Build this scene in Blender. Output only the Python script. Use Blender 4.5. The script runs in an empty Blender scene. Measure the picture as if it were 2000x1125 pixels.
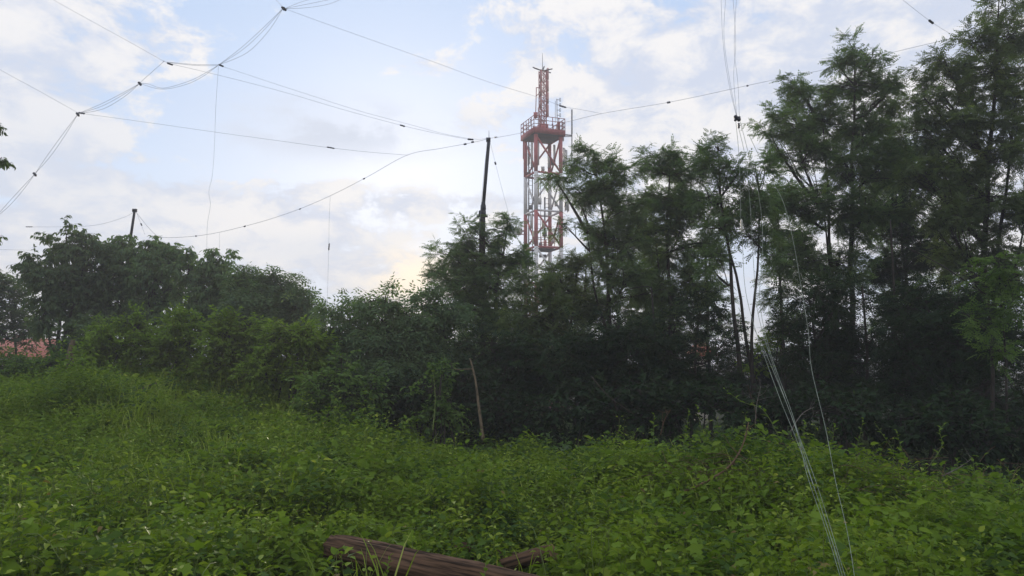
import bpy, math, random
import numpy as np
from mathutils import Vector, Matrix
random.seed(7); RNG = np.random.default_rng(11)
C = bpy.context.scene.collection
R = math.radians
# ---------------------------------------------------------------- camera
F_PX = 1511.0; PITCH = R(5.2); CAM_Z = 2.2
cd = bpy.data.cameras.new('camera'); cam = bpy.data.objects.new('camera', cd); C.objects.link(cam)
cd.sensor_width = 36.0; cd.lens = 36.0 * F_PX / 2000.0; cd.clip_start = 0.05; cd.clip_end = 6000
cam.location = (0, 0, CAM_Z); cam.rotation_euler = (R(90) + PITCH, 0, 0)
bpy.context.scene.camera = cam
def at(px, py, D):
    u = (px - 1000) / F_PX; v = (562.5 - py) / F_PX
    d = np.array([u, math.cos(PITCH) - v * math.sin(PITCH), math.sin(PITCH) + v * math.cos(PITCH)])
    return np.array([0, 0, CAM_Z]) + d * (D / d[1])
# ---------------------------------------------------------------- view
sc = bpy.context.scene
sc.view_settings.view_transform = 'Standard'; sc.view_settings.look = 'None'
sc.view_settings.exposure = 0.55; sc.view_settings.gamma = 1.0
sc.cycles.max_bounces = 5; sc.cycles.diffuse_bounces = 3; sc.cycles.glossy_bounces = 2
sc.cycles.transmission_bounces = 2; sc.cycles.transparent_max_bounces = 4; sc.cycles.volume_bounces = 0
# ---------------------------------------------------------------- sun
SUN_EL, SUN_AZ = R(13), R(-8)
ld = bpy.data.lights.new('sun', 'SUN'); ld.energy = 1.6; ld.angle = R(10); ld.color = (1, .86, .68)
sun = bpy.data.objects.new('sun', ld); C.objects.link(sun)
sd = Vector((math.sin(SUN_AZ) * math.cos(SUN_EL), math.cos(SUN_AZ) * math.cos(SUN_EL), math.sin(SUN_EL)))
sun.rotation_euler = sd.to_track_quat('Z', 'Y').to_euler()
# ---------------------------------------------------------------- shader helper
class G:
    def __init__(s, tree): s.t = tree; s.n = tree.nodes; s.l = tree.links
    def node(s, ty, **kw):
        n = s.n.new(ty)
        for k, v in kw.items(): setattr(n, k, v)
        return n
    def put(s, sock, v):
        if isinstance(v, bpy.types.NodeSocket): s.l.new(v, sock)
        elif isinstance(v, (tuple, list)) and len(v) == 3 and sock.type == 'RGBA': sock.default_value = (*v, 1)
        else: sock.default_value = v
    def m(s, op, a, b=0.0, c=0.0, clamp=False):
        n = s.node('ShaderNodeMath', operation=op, use_clamp=clamp)
        for i, v in enumerate((a, b, c)): s.put(n.inputs[i], v)
        return n.outputs[0]
    def vm(s, op, a, b=(0, 0, 0), out=0):
        n = s.node('ShaderNodeVectorMath', operation=op); s.put(n.inputs[0], a); s.put(n.inputs[1], b)
        return n.outputs[out]
    def mix(s, f, a, b):
        n = s.node('ShaderNodeMix', data_type='RGBA'); s.put(n.inputs[0], f); s.put(n.inputs[6], a); s.put(n.inputs[7], b)
        return n.outputs[2]
    def noise(s, v, scale, detail=4, rough=.55, dist=0.0):
        n = s.node('ShaderNodeTexNoise'); s.put(n.inputs['Vector'], v); n.inputs['Scale'].default_value = scale
        n.inputs['Detail'].default_value = detail; n.inputs['Roughness'].default_value = rough; n.inputs['Distortion'].default_value = dist
        return n.outputs['Fac']
    def ss(s, x, a, b, lo=0.0, hi=1.0):
        n = s.node('ShaderNodeMapRange', interpolation_type='SMOOTHSTEP'); s.put(n.inputs[0], x)
        for i, v in enumerate((a, b, lo, hi)): n.inputs[i + 1].default_value = v
        return n.outputs[0]
# ---------------------------------------------------------------- world: sky with procedural cloud
w = bpy.data.worlds.new('World'); sc.world = w; w.use_nodes = True
g = G(w.node_tree); g.n.clear()
sky = g.node('ShaderNodeTexSky', sky_type='NISHITA', sun_disc=False, sun_elevation=SUN_EL, sun_rotation=SUN_AZ, altitude=100.0)
tc = g.node('ShaderNodeTexCoord'); d = tc.outputs['Generated']
sep = g.node('ShaderNodeSeparateXYZ'); g.l.new(d, sep.inputs[0]); dx, dy, dz = sep.outputs
zz = g.m('ADD', g.m('MAXIMUM', dz, 0.0), .20)
cmb = g.node('ShaderNodeCombineXYZ'); g.put(cmb.inputs[0], g.m('DIVIDE', dx, zz)); g.put(cmb.inputs[1], g.m('DIVIDE', dy, zz)); cmb.inputs[2].default_value = 3.1
cp = cmb.outputs[0]
def blob(px, py, deg, sx=1.0, sy=1.0):
    """soft lobe round the direction of a pixel, stretched sx/sy"""
    v = at(px, py, 1.0) - np.array([0, 0, CAM_Z]); v = v / np.linalg.norm(v)
    df = g.vm('SUBTRACT', d, tuple(v)); df = g.vm('MULTIPLY', df, (1 / sx, 1, 1 / sy))
    r = g.vm('LENGTH', df, out=1)
    return g.ss(r, 0.0, R(deg) * 1.6, 1.0, 0.0)
n1 = g.noise(cp, .55, 7, .58, .3); n2 = g.noise(cp, 1.7, 8, .62, .5); n3 = g.noise(cp, 5.5, 6, .65)
cmb3 = g.node('ShaderNodeCombineXYZ'); g.put(cmb3.inputs[0], dx); g.put(cmb3.inputs[1], g.m('MULTIPLY', dz, 1.7)); cmb3.inputs[2].default_value = 1.7
pf1 = g.noise(cmb3.outputs[0], 13.0, 9, .64, .25)
base = g.m('ADD', g.m('MULTIPLY', n1, .20), g.m('ADD', g.m('MULTIPLY', n2, .24), g.m('ADD', g.m('MULTIPLY', n3, .16), g.m('MULTIPLY', pf1, .40))))
bias = 0.0
for (px, py, dg, sx, sy, k) in [
        (60, 260, 9, 1.5, 1.6, .17), (300, 120, 7, 1.5, 1.0, .05), (480, 420, 4.0, 3.8, .75, .30), (620, 350, 2.5, 3, .5, .16), (60, 420, 6, 2, 1.2, .12), (150, 40, 8, 2, 1, .06),
        (820, 385, 3.0, 4.0, .45, .12), (640, 530, 4, 4, .8, .12), (800, 560, 4, 2, 1, .15), (930, 230, 2.6, 1.6, .6, .24), (650, 195, 1.6, 2.2, .5, .30), (1280, 240, 3.5, 1.8, .8, .14), (800, 125, 1.8, 1.8, .6, .26), (370, 80, 2.5, 1.4, .7, .12),
        (1020, 40, 5, 1.2, 1.2, .12), (1250, 130, 6, 1.8, 1.2, .14), (1550, 80, 9, 2.0, 1.5, .17), (1850, 150, 9, 1.4, 1.6, .2), (1300, 330, 6, 2.4, 1.3, .12), (820, 130, 2.2, 1.6, .7, .12),
        (560, 120, 7, 1.8, 1.1, -.20), (760, 50, 6, 1.6, .9, -.12), (860, 470, 3, 3.0, .6, -.16), (480, 310, 4, 3.0, 1.0, -.20), (700, 260, 5, 2.4, .9, -.16), (1120, 110, 2.5, .9, 1.4, -.16), (800, 330, 3.0, 3.4, .6, -.12), (1000, 200, 3, 1.5, .8, -.12), (340, 230, 4, 1.4, 1.0, -.10), (1320, 210, 3, 2, .6, -.14), (640, 600, 3, 2, .6, -.1)]:
    bias = g.m('ADD', bias, g.m('MULTIPLY', blob(px, py, dg, sx, sy), k))
away = g.ss(dy, .35, -.4)                       # the rest of the sky is overcast
base = g.m('ADD', g.m('MULTIPLY', g.m('SUBTRACT', base, .5), 2.5), .5)
cov = g.m('ADD', g.m('ADD', base, bias), g.m('MULTIPLY', away, .2))
cl = g.ss(cov, .49, .66)
cmb2 = g.node('ShaderNodeCombineXYZ'); g.put(cmb2.inputs[0], g.m('MULTIPLY', dx, 1.0)); g.put(cmb2.inputs[1], g.m('MULTIPLY', dz, 2.4)); cmb2.inputs[2].default_value = 0.4
puff = g.noise(cmb2.outputs[0], 11, 8, .6, .5)
lit = g.ss(g.m('ADD', g.m('MULTIPLY', n2, .3), g.m('MULTIPLY', pf1, .7)), .42, .57)
cloud = g.mix(lit, (.47, .51, .61), (.695, .675, .665))
grey = g.m('MULTIPLY', g.m('ADD', g.m('ADD', blob(660, 250, 4.0, 2.6, .6), blob(600, 490, 2.5, 3, .5)), blob(60, 330, 8, 1.4, 1)), .45)
cloud = g.mix(g.m('MINIMUM', grey, 1.0), cloud, (.50, .54, .62))
blue = g.node('ShaderNodeMix', data_type='RGBA', blend_type='MIX'); 
skyc = g.vm('SCALE', sky.outputs[0]); skyn = skyc.node; skyn.inputs['Scale'].default_value = .085
bl = g.mix(.82, skyc, (.35, .475, .69))
bl = g.mix(g.ss(dz, .32, .02), bl, (.56, .64, .77))
col = g.mix(g.m('MULTIPLY', cl, .92), bl, cloud)
gp = g.m('MULTIPLY', g.m('ADD', blob(680, 250, 3.6, 2.4, .55), g.m('MULTIPLY', blob(560, 250, 4, 2, .6), .6)), g.ss(g.m('ADD', g.m('MULTIPLY', pf1, .6), g.m('MULTIPLY', puff, .4)), .42, .56, .25, .8))
col = g.mix(g.m('MINIMUM', gp, 1.0), col, (.50, .54, .63))
warm = g.m('MULTIPLY', blob(805, 548, 2.6, 1.3, .9), g.ss(pf1, .38, .56, .25, 1.0))
col = g.mix(warm, col, (1.0, .83, .60))
rear = g.ss(dy, .25, -.55, 1.0, .85)             # unseen sky behind the camera, dimmed to darken foliage facing it
col2 = g.vm('SCALE', col); g.put(col2.node.inputs['Scale'], rear)
low = g.ss(dz, -.02, -.10)
col3 = g.mix(low, col2, (.05, .06, .05))
bg = g.node('ShaderNodeBackground'); g.l.new(col3, bg.inputs[0]); bg.inputs[1].default_value = 1.0
out = g.node('ShaderNodeOutputWorld'); g.l.new(bg.outputs[0], out.inputs[0])
g.n.remove(blue)
# ---------------------------------------------------------------- materials
def mat(name, col, rough=.7, metal=0.0, var=0.0, scale=6.0, col2=None, stretch=(1, 1, 1), bump=0.0, spec=.3):
    m = bpy.data.materials.new(name); m.use_nodes = True; g = G(m.node_tree); b = g.n['Principled BSDF']
    b.inputs['Roughness'].default_value = rough; b.inputs['Metallic'].default_value = metal
    b.inputs['Specular IOR Level'].default_value = spec
    tc = g.node('ShaderNodeTexCoord'); v = g.vm('MULTIPLY', tc.outputs['Object'], stretch)
    n = g.noise(v, scale, 6, .6)
    c2 = col2 or tuple(c * (1 - var) for c in col)
    g.l.new(g.mix(g.ss(n, .35, .65), col, c2), b.inputs['Base Color'])
    if bump:
        bp = g.node('ShaderNodeBump'); bp.inputs['Strength'].default_value = bump; g.l.new(n, bp.inputs['Height']); g.l.new(bp.outputs[0], b.inputs['Normal'])
    return m
def leafmat(name, dark, light, yellow, trans=.32, rough=.65, clump=1.2, spec=.08):
    m = bpy.data.materials.new(name); m.use_nodes = True; g = G(m.node_tree); b = g.n['Principled BSDF']; o = g.n['Material Output']
    at_ = g.node('ShaderNodeAttribute', attribute_name='v'); v = at_.outputs['Fac']
    tc = g.node('ShaderNodeTexCoord'); n = g.noise(tc.outputs['Object'], clump, 2, .5)
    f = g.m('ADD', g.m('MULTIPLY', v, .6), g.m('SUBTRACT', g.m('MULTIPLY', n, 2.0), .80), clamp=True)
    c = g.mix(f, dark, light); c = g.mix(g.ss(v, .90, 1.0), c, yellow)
    g.l.new(c, b.inputs['Base Color']); b.inputs['Roughness'].default_value = rough; b.inputs['Specular IOR Level'].default_value = spec
    t = g.node('ShaderNodeBsdfTranslucent'); tcol = g.vm('MULTIPLY', c, (1.25, 1.35, .6)); g.l.new(tcol, t.inputs[0])
    mx = g.node('ShaderNodeMixShader'); mx.inputs[0].default_value = trans
    g.l.new(b.outputs[0], mx.inputs[1]); g.l.new(t.outputs[0], mx.inputs[2]); g.l.new(mx.outputs[0], o.inputs[0])
    return m
M = dict(
    bark=mat('bark', (.065, .055, .045), .9, var=.6, scale=9, stretch=(3, 3, .5), bump=.4),
    bark_pale=mat('bark_pale', (.17, .13, .08), .9, var=.6, scale=9, stretch=(3, 3, .5), bump=.4),
    twig=mat('twig', (.10, .075, .055), .9, var=.5, scale=20),
    locust=leafmat('locust_leaf', (.075, .125, .060), (.160, .245, .095), (.24, .33, .08), .42),
    locust_olive=leafmat('locust_leaf_olive', (.080, .115, .055), (.165, .225, .085), (.26, .31, .08), .40),
    locust_shade_tone=leafmat('locust_leaf_shade_tone', (.017, .034, .015), (.036, .068, .026), (.07, .12, .03), .25),  # canopy shade put into the leaf colour of low boughs and understorey
    broad=leafmat('broad_leaf', (.080, .135, .068), (.165, .25, .11), (.24, .33, .10), .40),
    broad_dark=leafmat('broad_leaf_dark', (.065, .10, .055), (.13, .19, .09), (.18, .25, .09), .36),
    shrub=leafmat('shrub_leaf', (.10, .16, .018), (.23, .345, .048), (.38, .45, .07), .42),
    shrub_mid=leafmat('shrub_leaf_mid', (.070, .130, .035), (.17, .27, .06), (.30, .38, .08), .36),
    herb=leafmat('herb_leaf', (.085, .150, .010), (.235, .32, .028), (.44, .47, .06), .36, .65, .7, .06),
    herb_dark=leafmat('dark_herb_leaf', (.045, .090, .020), (.12, .20, .035), (.22, .30, .05), .32, .65, .8, .06),
    withered=leafmat('withered_leaf', (.16, .11, .05), (.36, .30, .10), (.48, .42, .14), .25, .7, .8, .1),
    vine=leafmat('vine_leaf', (.10, .17, .015), (.20, .30, .035), (.36, .42, .06), .34, .65, .8, .06),
    grass=leafmat('grass_blade', (.15, .22, .02), (.33, .41, .045), (.42, .46, .12), .34, .5, .8, .2),
    stem=mat('green_stem', (.19, .25, .06), .6, var=.4, scale=10),
    straw=mat('dry_stem', (.20, .12, .07), .9, var=.5, scale=20),
    grey_twig=mat('grey_twig', (.22, .19, .17), .9, var=.4, scale=20),
    soil=mat('soil', (.022, .020, .013), 1.0, var=.5, scale=3, col2=(.020, .032, .010), bump=.5, spec=0.0),
    steel=mat('grey_steel', (.17, .17, .19), .5, .4, var=.3),
    wire=mat('wire', (.34, .37, .43), .6, .2, var=.2),
    rope=mat('pale_rope', (.34, .39, .31), .6, var=.35, scale=8),
    insul=mat('insulator', (.05, .055, .075), .3, var=.2),
    insul_pale=mat('pale_insulator', (.62, .60, .52), .4, var=.1),
    pole=mat('dark_pole', (.045, .05, .065), .7, var=.4, scale=5),
    pole_wood=mat('tarred_pole', (.045, .045, .042), .85, var=.4, scale=5, stretch=(3, 3, .4)),
    red=mat('red_paint', (.50, .13, .14), .6, var=.25, scale=3), redd=mat('dark_red_paint', (.36, .085, .09), .6, var=.3, scale=3),  # second red is a darker tone for edge beams, railing, chimney and fittings
    white=mat('white_paint', (.80, .78, .78), .6, var=.2, scale=3),
    panel=mat('panel_white', (.66, .66, .64), .5, var=.08), beige=mat('panel_beige', (.62, .58, .42), .5, var=.08),
    pink=mat('panel_pink', (.55, .25, .24), .5, var=.15), deck=mat('deck_steel', (.10, .09, .11), .8, var=.3),
    wall=mat('plaster', (.55, .50, .40), .9, var=.15), glassy=mat('window_dark', (.03, .035, .04), .15, var=.2),
)
def stripes(name, c1, c2, scale, axis='Z'):
    m = bpy.data.materials.new(name); m.use_nodes = True; g = G(m.node_tree); b = g.n['Principled BSDF']
    tc = g.node('ShaderNodeTexCoord'); wv = g.node('ShaderNodeTexWave', bands_direction=axis, wave_profile='SAW'); g.l.new(tc.outputs['Object'], wv.inputs[0]); wv.inputs['Scale'].default_value = scale; wv.inputs['Distortion'].default_value = .4
    n = g.noise(tc.outputs['Object'], 2.0, 5)
    c = g.mix(g.ss(wv.outputs['Fac'], .0, .5), c2, c1); c = g.mix(g.m('MULTIPLY', n, .5), c, c2)
    g.l.new(c, b.inputs['Base Color']); b.inputs['Roughness'].default_value = .8; return m
M['tiles'] = stripes('roof_tiles', (.52, .14, .085), (.30, .075, .05), 1.4)
M['logwood'] = mat('log_wood', (.175, .105, .066), .95, scale=3.2, col2=(.030, .020, .014), stretch=(9, .5, 9), bump=1.0, spec=.05)
M['sawn'] = mat('sawn_wood', (.36, .22, .11), .8, var=.5, scale=12)
def tower_paint():
    m = bpy.data.materials.new('banded_paint'); m.use_nodes = True; g = G(m.node_tree); b = g.n['Principled BSDF']
    return m, g, b
# ---------------------------------------------------------------- object helpers
def tag(o, label=None, cat=None, group=None, kind=None):
    if label: o['label'] = label
    if cat: o['category'] = cat
    if group: o['group'] = group
    if kind: o['kind'] = kind
    return o
def empty(name, loc, label, cat, group=None, rz=0):
    o = bpy.data.objects.new(name, None); C.objects.link(o); o.location = tuple(float(v) for v in loc); o.rotation_euler = (0, 0, rz); o.empty_display_size = .2
    return tag(o, label, cat, group)
class MB:
    """numpy mesh collector"""
    def __init__(s): s.V = []; s.L = []; s.S = []; s.A = []; s.MI = []; s.n = 0
    def add(s, V, loops, sizes, val=None, mi=0):
        V = np.asarray(V, float).reshape(-1, 3); loops = np.asarray(loops, np.int64)
        s.V.append(V); s.L.append(loops + s.n); s.S.append(np.asarray(sizes, np.int64)); s.n += len(V)
        s.A.append(np.full(len(V), .5) if val is None else val); s.MI.append(np.full(len(sizes), mi))
        return s
    def tubes(s, P, r, k=5, mi=0, cap=False):
        """P (n,m,3) paths, r (n,m) radii"""
        P = np.asarray(P, float); 
        if P.ndim == 2: P = P[None]
        n, m, _ = P.shape; r = np.broadcast_to(np.asarray(r, float), (n, m))
        T = np.gradient(P, axis=1); T /= np.linalg.norm(T, axis=2, keepdims=True) + 1e-9
        ref = np.where(np.abs(T[..., 2:3]) > .9, np.array([1., 0, 0]), np.array([0, 0, 1.]))
        # one reference per tube keeps the rings untwisted
        ref = np.broadcast_to(ref[:, :1], T.shape)
        U = np.cross(T, ref); U /= np.linalg.norm(U, axis=2, keepdims=True) + 1e-9; W = np.cross(U, T)
        a = np.arange(k) * 2 * math.pi / k
        V = P[:, :, None] + r[..., None, None] * (np.cos(a)[None, None, :, None] * U[:, :, None] + np.sin(a)[None, None, :, None] * W[:, :, None])
        idx = np.arange(n * m * k).reshape(n, m, k); nx = np.roll(idx, -1, axis=2)
        q = np.stack([idx[:, :-1], idx[:, 1:], nx[:, 1:], nx[:, :-1]], -1).reshape(-1, 4)
        s.add(V, q.ravel(), np.full(len(q), 4), mi=mi)
        if cap:
            off = s.n - n * m * k
            for j, o in ((0, 1), (m - 1, -1)):
                lp = idx[:, j][:, ::o]
                s.L.append(lp.ravel() + off); s.S.append(np.full(n, k)); s.MI.append(np.full(n, mi))
        return s
    def bar(s, a, b, r, k=6, mi=0, r2=None): return s.tubes(np.array([[a, b]], float), np.array([[r, r if r2 is None else r2]]), k, mi, True)
    def box(s, c, h, rz=0.0, mi=0, M3=None):
        c = np.array(c, float); v = np.array([[x, y, z] for x in (-1, 1) for y in (-1, 1) for z in (-1, 1)], float) * np.array(h)
        if M3 is not None: v = v @ np.asarray(M3).T
        elif rz: cs, sn = math.cos(rz), math.sin(rz); v = v @ np.array([[cs, sn, 0], [-sn, cs, 0], [0, 0, 1]])
        return s.add(v + c, [0, 1, 3, 2, 4, 6, 7, 5, 0, 4, 5, 1, 2, 3, 7, 6, 0, 2, 6, 4, 1, 5, 7, 3], [4] * 6, mi=mi)
    def leaves(s, P, A, N, S, tm, val=None, mi=0):
        tv, tf = tm; P = np.asarray(P); n = len(P)
        if n == 0: return s
        A = A / (np.linalg.norm(A, axis=1, keepdims=True) + 1e-9)
        N = N - A * (N * A).sum(1, keepdims=True); N /= np.linalg.norm(N, axis=1, keepdims=True) + 1e-9
        B = np.cross(N, A); S = np.broadcast_to(S, (n,))
        V = P[:, None] + S[:, None, None] * (tv[None, :, 0:1] * A[:, None] + tv[None, :, 1:2] * B[:, None] + tv[None, :, 2:3] * N[:, None])
        k = len(tv); lp = np.concatenate([np.array(f) for f in tf]); sz = np.array([len(f) for f in tf])
        loops = (lp[None] + (np.arange(n) * k)[:, None]).ravel()
        if val is None: val = RNG.random(n)
        return s.add(V, loops, np.tile(sz, n), np.repeat(val, k), mi=mi)
    def build(s, name, mats, parent=None, loc=None, smooth=False):
        V = np.concatenate(s.V); L = np.concatenate(s.L); S = np.concatenate(s.S); MI = np.concatenate(s.MI)
        if loc is not None: V = V - np.array(loc, float)
        me = bpy.data.meshes.new(name)
        me.vertices.add(len(V)); me.vertices.foreach_set('co', V.astype(np.float32).ravel())
        me.loops.add(len(L)); me.loops.foreach_set('vertex_index', L.astype(np.int32))
        me.polygons.add(len(S)); me.polygons.foreach_set('loop_start', np.concatenate([[0], np.cumsum(S)[:-1]]).astype(np.int32))
        if not isinstance(mats, (list, tuple)): mats = [mats]
        for m in mats: me.materials.append(m)
        if len(mats) > 1: me.polygons.foreach_set('material_index', MI.astype(np.int32))
        at_ = me.attributes.new('v', 'FLOAT', 'POINT'); at_.data.foreach_set('value', np.concatenate(s.A).astype(np.float32))
        if smooth: me.polygons.foreach_set('use_smooth', np.ones(len(S), bool))
        me.update(calc_edges=True); me.validate()
        o = bpy.data.objects.new(name, me); C.objects.link(o)
        if parent: o.parent = parent
        elif loc is not None: o.location = tuple(loc)
        return o
# ---------------------------------------------------------------- leaf templates (x along, y across, z normal)
def A_(*r): return np.array(r, float)
T_RHOMB = (A_((0, 0, 0), (.42, .25, .05), (1, 0, -.12), (.42, -.25, .05)), [(0, 3, 2, 1)])
T_OVATE = (A_((0, 0, 0), (.5, 0, -.03), (1, 0, -.20), (.16, .19, .07), (.5, .21, .06), (.16, -.19, .07), (.5, -.21, .06)), [(0, 1, 2, 4, 3), (0, 5, 6, 2, 1)])
T_HEART = (A_((.08, 0, 0), (.55, 0, -.04), (1, 0, -.16), (-.06, .22, .04), (.15, .42, .07), (.5, .38, .05), (.78, .17, -.03),
              (-.06, -.22, .04), (.15, -.42, .07), (.5, -.38, .05), (.78, -.17, -.03)), [(0, 1, 2, 6, 5, 4, 3), (0, 7, 8, 9, 10, 2, 1)])
T_LOBED = (A_((.05, 0, 0), (.5, 0, -.03), (1, 0, -.14), (-.1, .2, .03), (.05, .45, .02), (.35, .30, .05), (.62, .48, -.02), (.66, .2, .03),
              (-.1, -.2, .03), (.05, -.45, .02), (.35, -.30, .05), (.62, -.48, -.02), (.66, -.2, .03)), [(0, 1, 2, 7, 6, 5, 4, 3), (0, 8, 9, 10, 11, 12, 2, 1)])
T_BLADE = (A_((0, .012, 0), (0, -.012, 0), (.5, .012, .0), (.5, -.012, .0), (.82, .006, -.06), (.82, -.006, -.06), (1, 0, -.16)), [(0, 1, 3, 2), (2, 3, 5, 4), (4, 5, 6)])
def pinnate(pairs, ll, lw, droop=.3, start=.15):
    V = []; Fc = []
    for i in range(pairs + 1):
        x = start + (1 - start - .12) * i / pairs; z = -droop * x * x
        dirs = ((1, 0),) if i == pairs else ((.35, .94), (.35, -.94))
        for (ax, ay) in dirs:
            b = len(V); o = np.array([x, 0, z]); a = np.array([ax, ay, -.25]); s_ = np.array([-ay, ax, 0])
            V += [o, o + a * ll * .45 - s_ * lw / 2 + (0, 0, .01), o + a * ll, o + a * ll * .45 + s_ * lw / 2 + (0, 0, .01)]
            Fc.append((b, b + 1, b + 2, b + 3))
    return np.array(V, float), Fc
T_LOCUST = pinnate(4, .23, .17, .22)
T_LOCUST6 = pinnate(3, .32, .16, .35)
T_ELDER = pinnate(2, .48, .20, .35, .25)
# ---------------------------------------------------------------- terrain
def sm(t): t = np.clip(t, 0, 1); return t * t * (3 - 2 * t)
def wob(x, y, s, seed=0):
    r = np.random.default_rng(seed); o = 0
    for i in range(6):
        a = r.uniform(0, 6.28); f = s * r.uniform(.6, 1.9); o = o + np.sin((x * math.cos(a) + y * math.sin(a)) * f + r.uniform(0, 6.28))
    return o / 6
def hgt(x, y):
    x = np.asarray(x, float); y = np.asarray(y, float)
    h = 1.45 * sm((y - 9) / 15) * sm((-x - .8) / 9)
    h = h - .35 * sm((x - 4.5) / 3) + .10 * np.exp(-((x - 3.8) / 2.6) ** 2 - ((y - 11) / 2.0) ** 2) + .10 * wob(x, y, 1.2, 3) * sm((y - 3) / 4)
    h = h - 2.6 * sm((y - 31) / 30) + 1.2 * sm((y - 90) / 300) - .3 * sm((y - 14) / 4) * sm((x + 1) / 4)
    return h
def grid(xs, ys):
    X, Y = np.meshgrid(xs, ys); V = np.stack([X, Y, hgt(X, Y)], -1); ny, nx = X.shape
    i = np.arange(nx * ny).reshape(ny, nx); q = np.stack([i[:-1, :-1], i[:-1, 1:], i[1:, 1:], i[1:, :-1]], -1).reshape(-1, 4)
    return MB().add(V, q.ravel(), np.full(len(q), 4))
xs = np.concatenate([[-600, -350, -200, -100, -60], np.arange(-40, 40.1, .5), [60, 100, 200, 350, 600]])
ys = np.concatenate([[-300, -80, -30], np.arange(-10, 45, .5), np.arange(46, 110, 4), [130, 180, 260, 400, 650]])
ground = grid(xs, ys).build('ground', M['soil'], smooth=True); tag(ground, kind='structure')
# ---------------------------------------------------------------- trees
def rnd(n, m=3): return RNG.normal(size=(n, m))
RAG = .10
def tree(name, label, cat, px, D, lobes, leaf='locust', mt='locust', dens=11, twigs=10, per=6, size=.20, twl=.5, trunk_r=.10, top=None, stems=1,
         group=None, bark='bark', droop=.15, depth=1.0, lean=0.0, flat=.5, shell=.45):
    b = at(px, 700, D); bx, by = b[0], D; bz = float(hgt(bx, by)) - .05
    root = empty(name, (bx, by, bz), label, cat, group); base = np.array([bx, by, bz]); sc_ = D / F_PX
    L = []
    for (lx, ly, rx, ry) in lobes:
        if leaf == 'locust': rx *= 1.14 if lx > 1180 or ly > 480 else 1.0
        c = at(lx, ly, D); dd = RNG.uniform(-.5, .5) * rx * sc_ * depth; c = c + np.array([0, dd, 0])
        L.append((c, rx * sc_, ry * sc_))
    topc = max(L, key=lambda q: q[0][2] + q[2] * .6)
    wood = MB(); 
    # trunk
    trunks = []
    for s_ in range(stems):
        tgt = topc[0] + np.array([0, 0, topc[2] * .5]) if s_ == 0 else L[(s_ * 7) % len(L)][0]
        t = np.linspace(0, 1, 12)[:, None]; off = np.array([RNG.normal() * .12 * s_, RNG.normal() * .12 * s_, 0])
        P = base + off + (tgt - base - off) * np.concatenate([t ** (1.15 + lean), t ** 1.15, t ** .97], 1)
        P = P + np.stack([wob(P[:, 2], P[:, 2] * 0 + s_ * 3, 1.4, abs(int(px)) + s_), wob(P[:, 2], P[:, 2] * 0 + s_, 1.2, abs(int(px)) + 9 + s_), 0 * t[:, 0]], 1) * .14 * np.minimum(1, t * 4) * np.minimum(1, (1 - t) * 4)
        r0 = trunk_r * .62 * (1 if s_ == 0 else .75); wood.tubes(P, (r0 * (1 - t[:, 0]) ** .8 + .012)[None], 7); trunks.append(P)
    TP = np.concatenate(trunks)
    limbs = MB(); CL = []; OUT = []
    for (c, rx, rz) in L:
        ry = rx * depth
        # limb
        att = TP[np.argmin(np.linalg.norm(TP - (c - np.array([0, 0, .7 * np.linalg.norm(c[:2] - bx_(TP, c))])), axis=1))]
        t = np.linspace(0, 1, 7)[:, None]; mid = (att + c) / 2 + np.array([0, 0, -.12]) + rnd(1)[0] * .12
        LP = (1 - t) ** 2 * att + 2 * t * (1 - t) * mid + t * t * (c + np.array([0, 0, rz * .3])); ln = np.linalg.norm(c - att)
        limbs.tubes(LP, (np.linspace(min(trunk_r * .55, .02 + ln * .02), .012, 7))[None], 5)
        n = max(3, int(dens * math.pi * rx * rz * min(1.0, .35 + depth * .65)))
        u = rnd(n); u /= np.linalg.norm(u, axis=1, keepdims=True); rr = RNG.random(n)[:, None] ** shell; rr = rr * (1 + np.where(RNG.random((n, 1)) < RAG, RNG.uniform(.1, .55, (n, 1)), 0))
        Q = c + u * rr * np.array([rx, ry, rz])
        keep = Q[:, 2] > hgt(Q[:, 0], Q[:, 1]) + .15; Q = Q[keep]; u = u[keep]; n = len(Q)
        # branchlets
        k = RNG.integers(1, 7, n); a0 = LP[k]; far = np.linalg.norm(Q - a0, axis=1); tt = np.linspace(0, 1, 4)[None, :, None]
        md = (a0 + Q) / 2 + rnd(n) * .08 + np.array([0, 0, .06])
        BP = (1 - tt) ** 2 * a0[:, None] + 2 * tt * (1 - tt) * md[:, None] + tt ** 2 * Q[:, None]
        limbs.tubes(BP, np.linspace(.016, .007, 4)[None].repeat(n, 0), 3)
        CL.append(Q); OUT.append(u + np.array([0, 0, .25]))
    Q = np.concatenate(CL); O = np.concatenate(OUT); n = len(Q)
    # twigs
    Qt = np.repeat(Q, twigs, 0); td = np.repeat(O, twigs, 0) * .7 + rnd(n * twigs) * .75; td[:, 2] *= flat; td[:, 2] -= droop * .3
    td /= np.linalg.norm(td, axis=1, keepdims=True); tl = RNG.uniform(.5, 1.15, n * twigs)[:, None] * twl
    Qt = Qt + rnd(n * twigs) * twl * .22
    Pt = np.stack([Qt, Qt + td * tl * .5 + np.array([0, 0, .02]), Qt + td * tl + np.array([0, 0, -.1 * droop])], 1)
    limbs.tubes(Pt, np.array([[.006, .004, .002]]).repeat(len(Pt), 0), 3)
    # leaves
    k = np.tile(np.arange(per), len(Qt)); t = ((k + RNG.uniform(.1, .9, len(k))) / per)[:, None]
    q0 = np.repeat(Qt, per, 0); dd = np.repeat(td, per, 0); P = q0 + dd * np.repeat(tl, per, 0) * (.1 + .9 * t) + np.array([0, 0, -.1 * droop]) * t * t
    side = np.cross(dd, np.array([0, 0, 1.])); side /= np.linalg.norm(side, axis=1, keepdims=True) + 1e-6
    sg = np.where(k % 2 == 0, 1, -1)[:, None]
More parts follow.
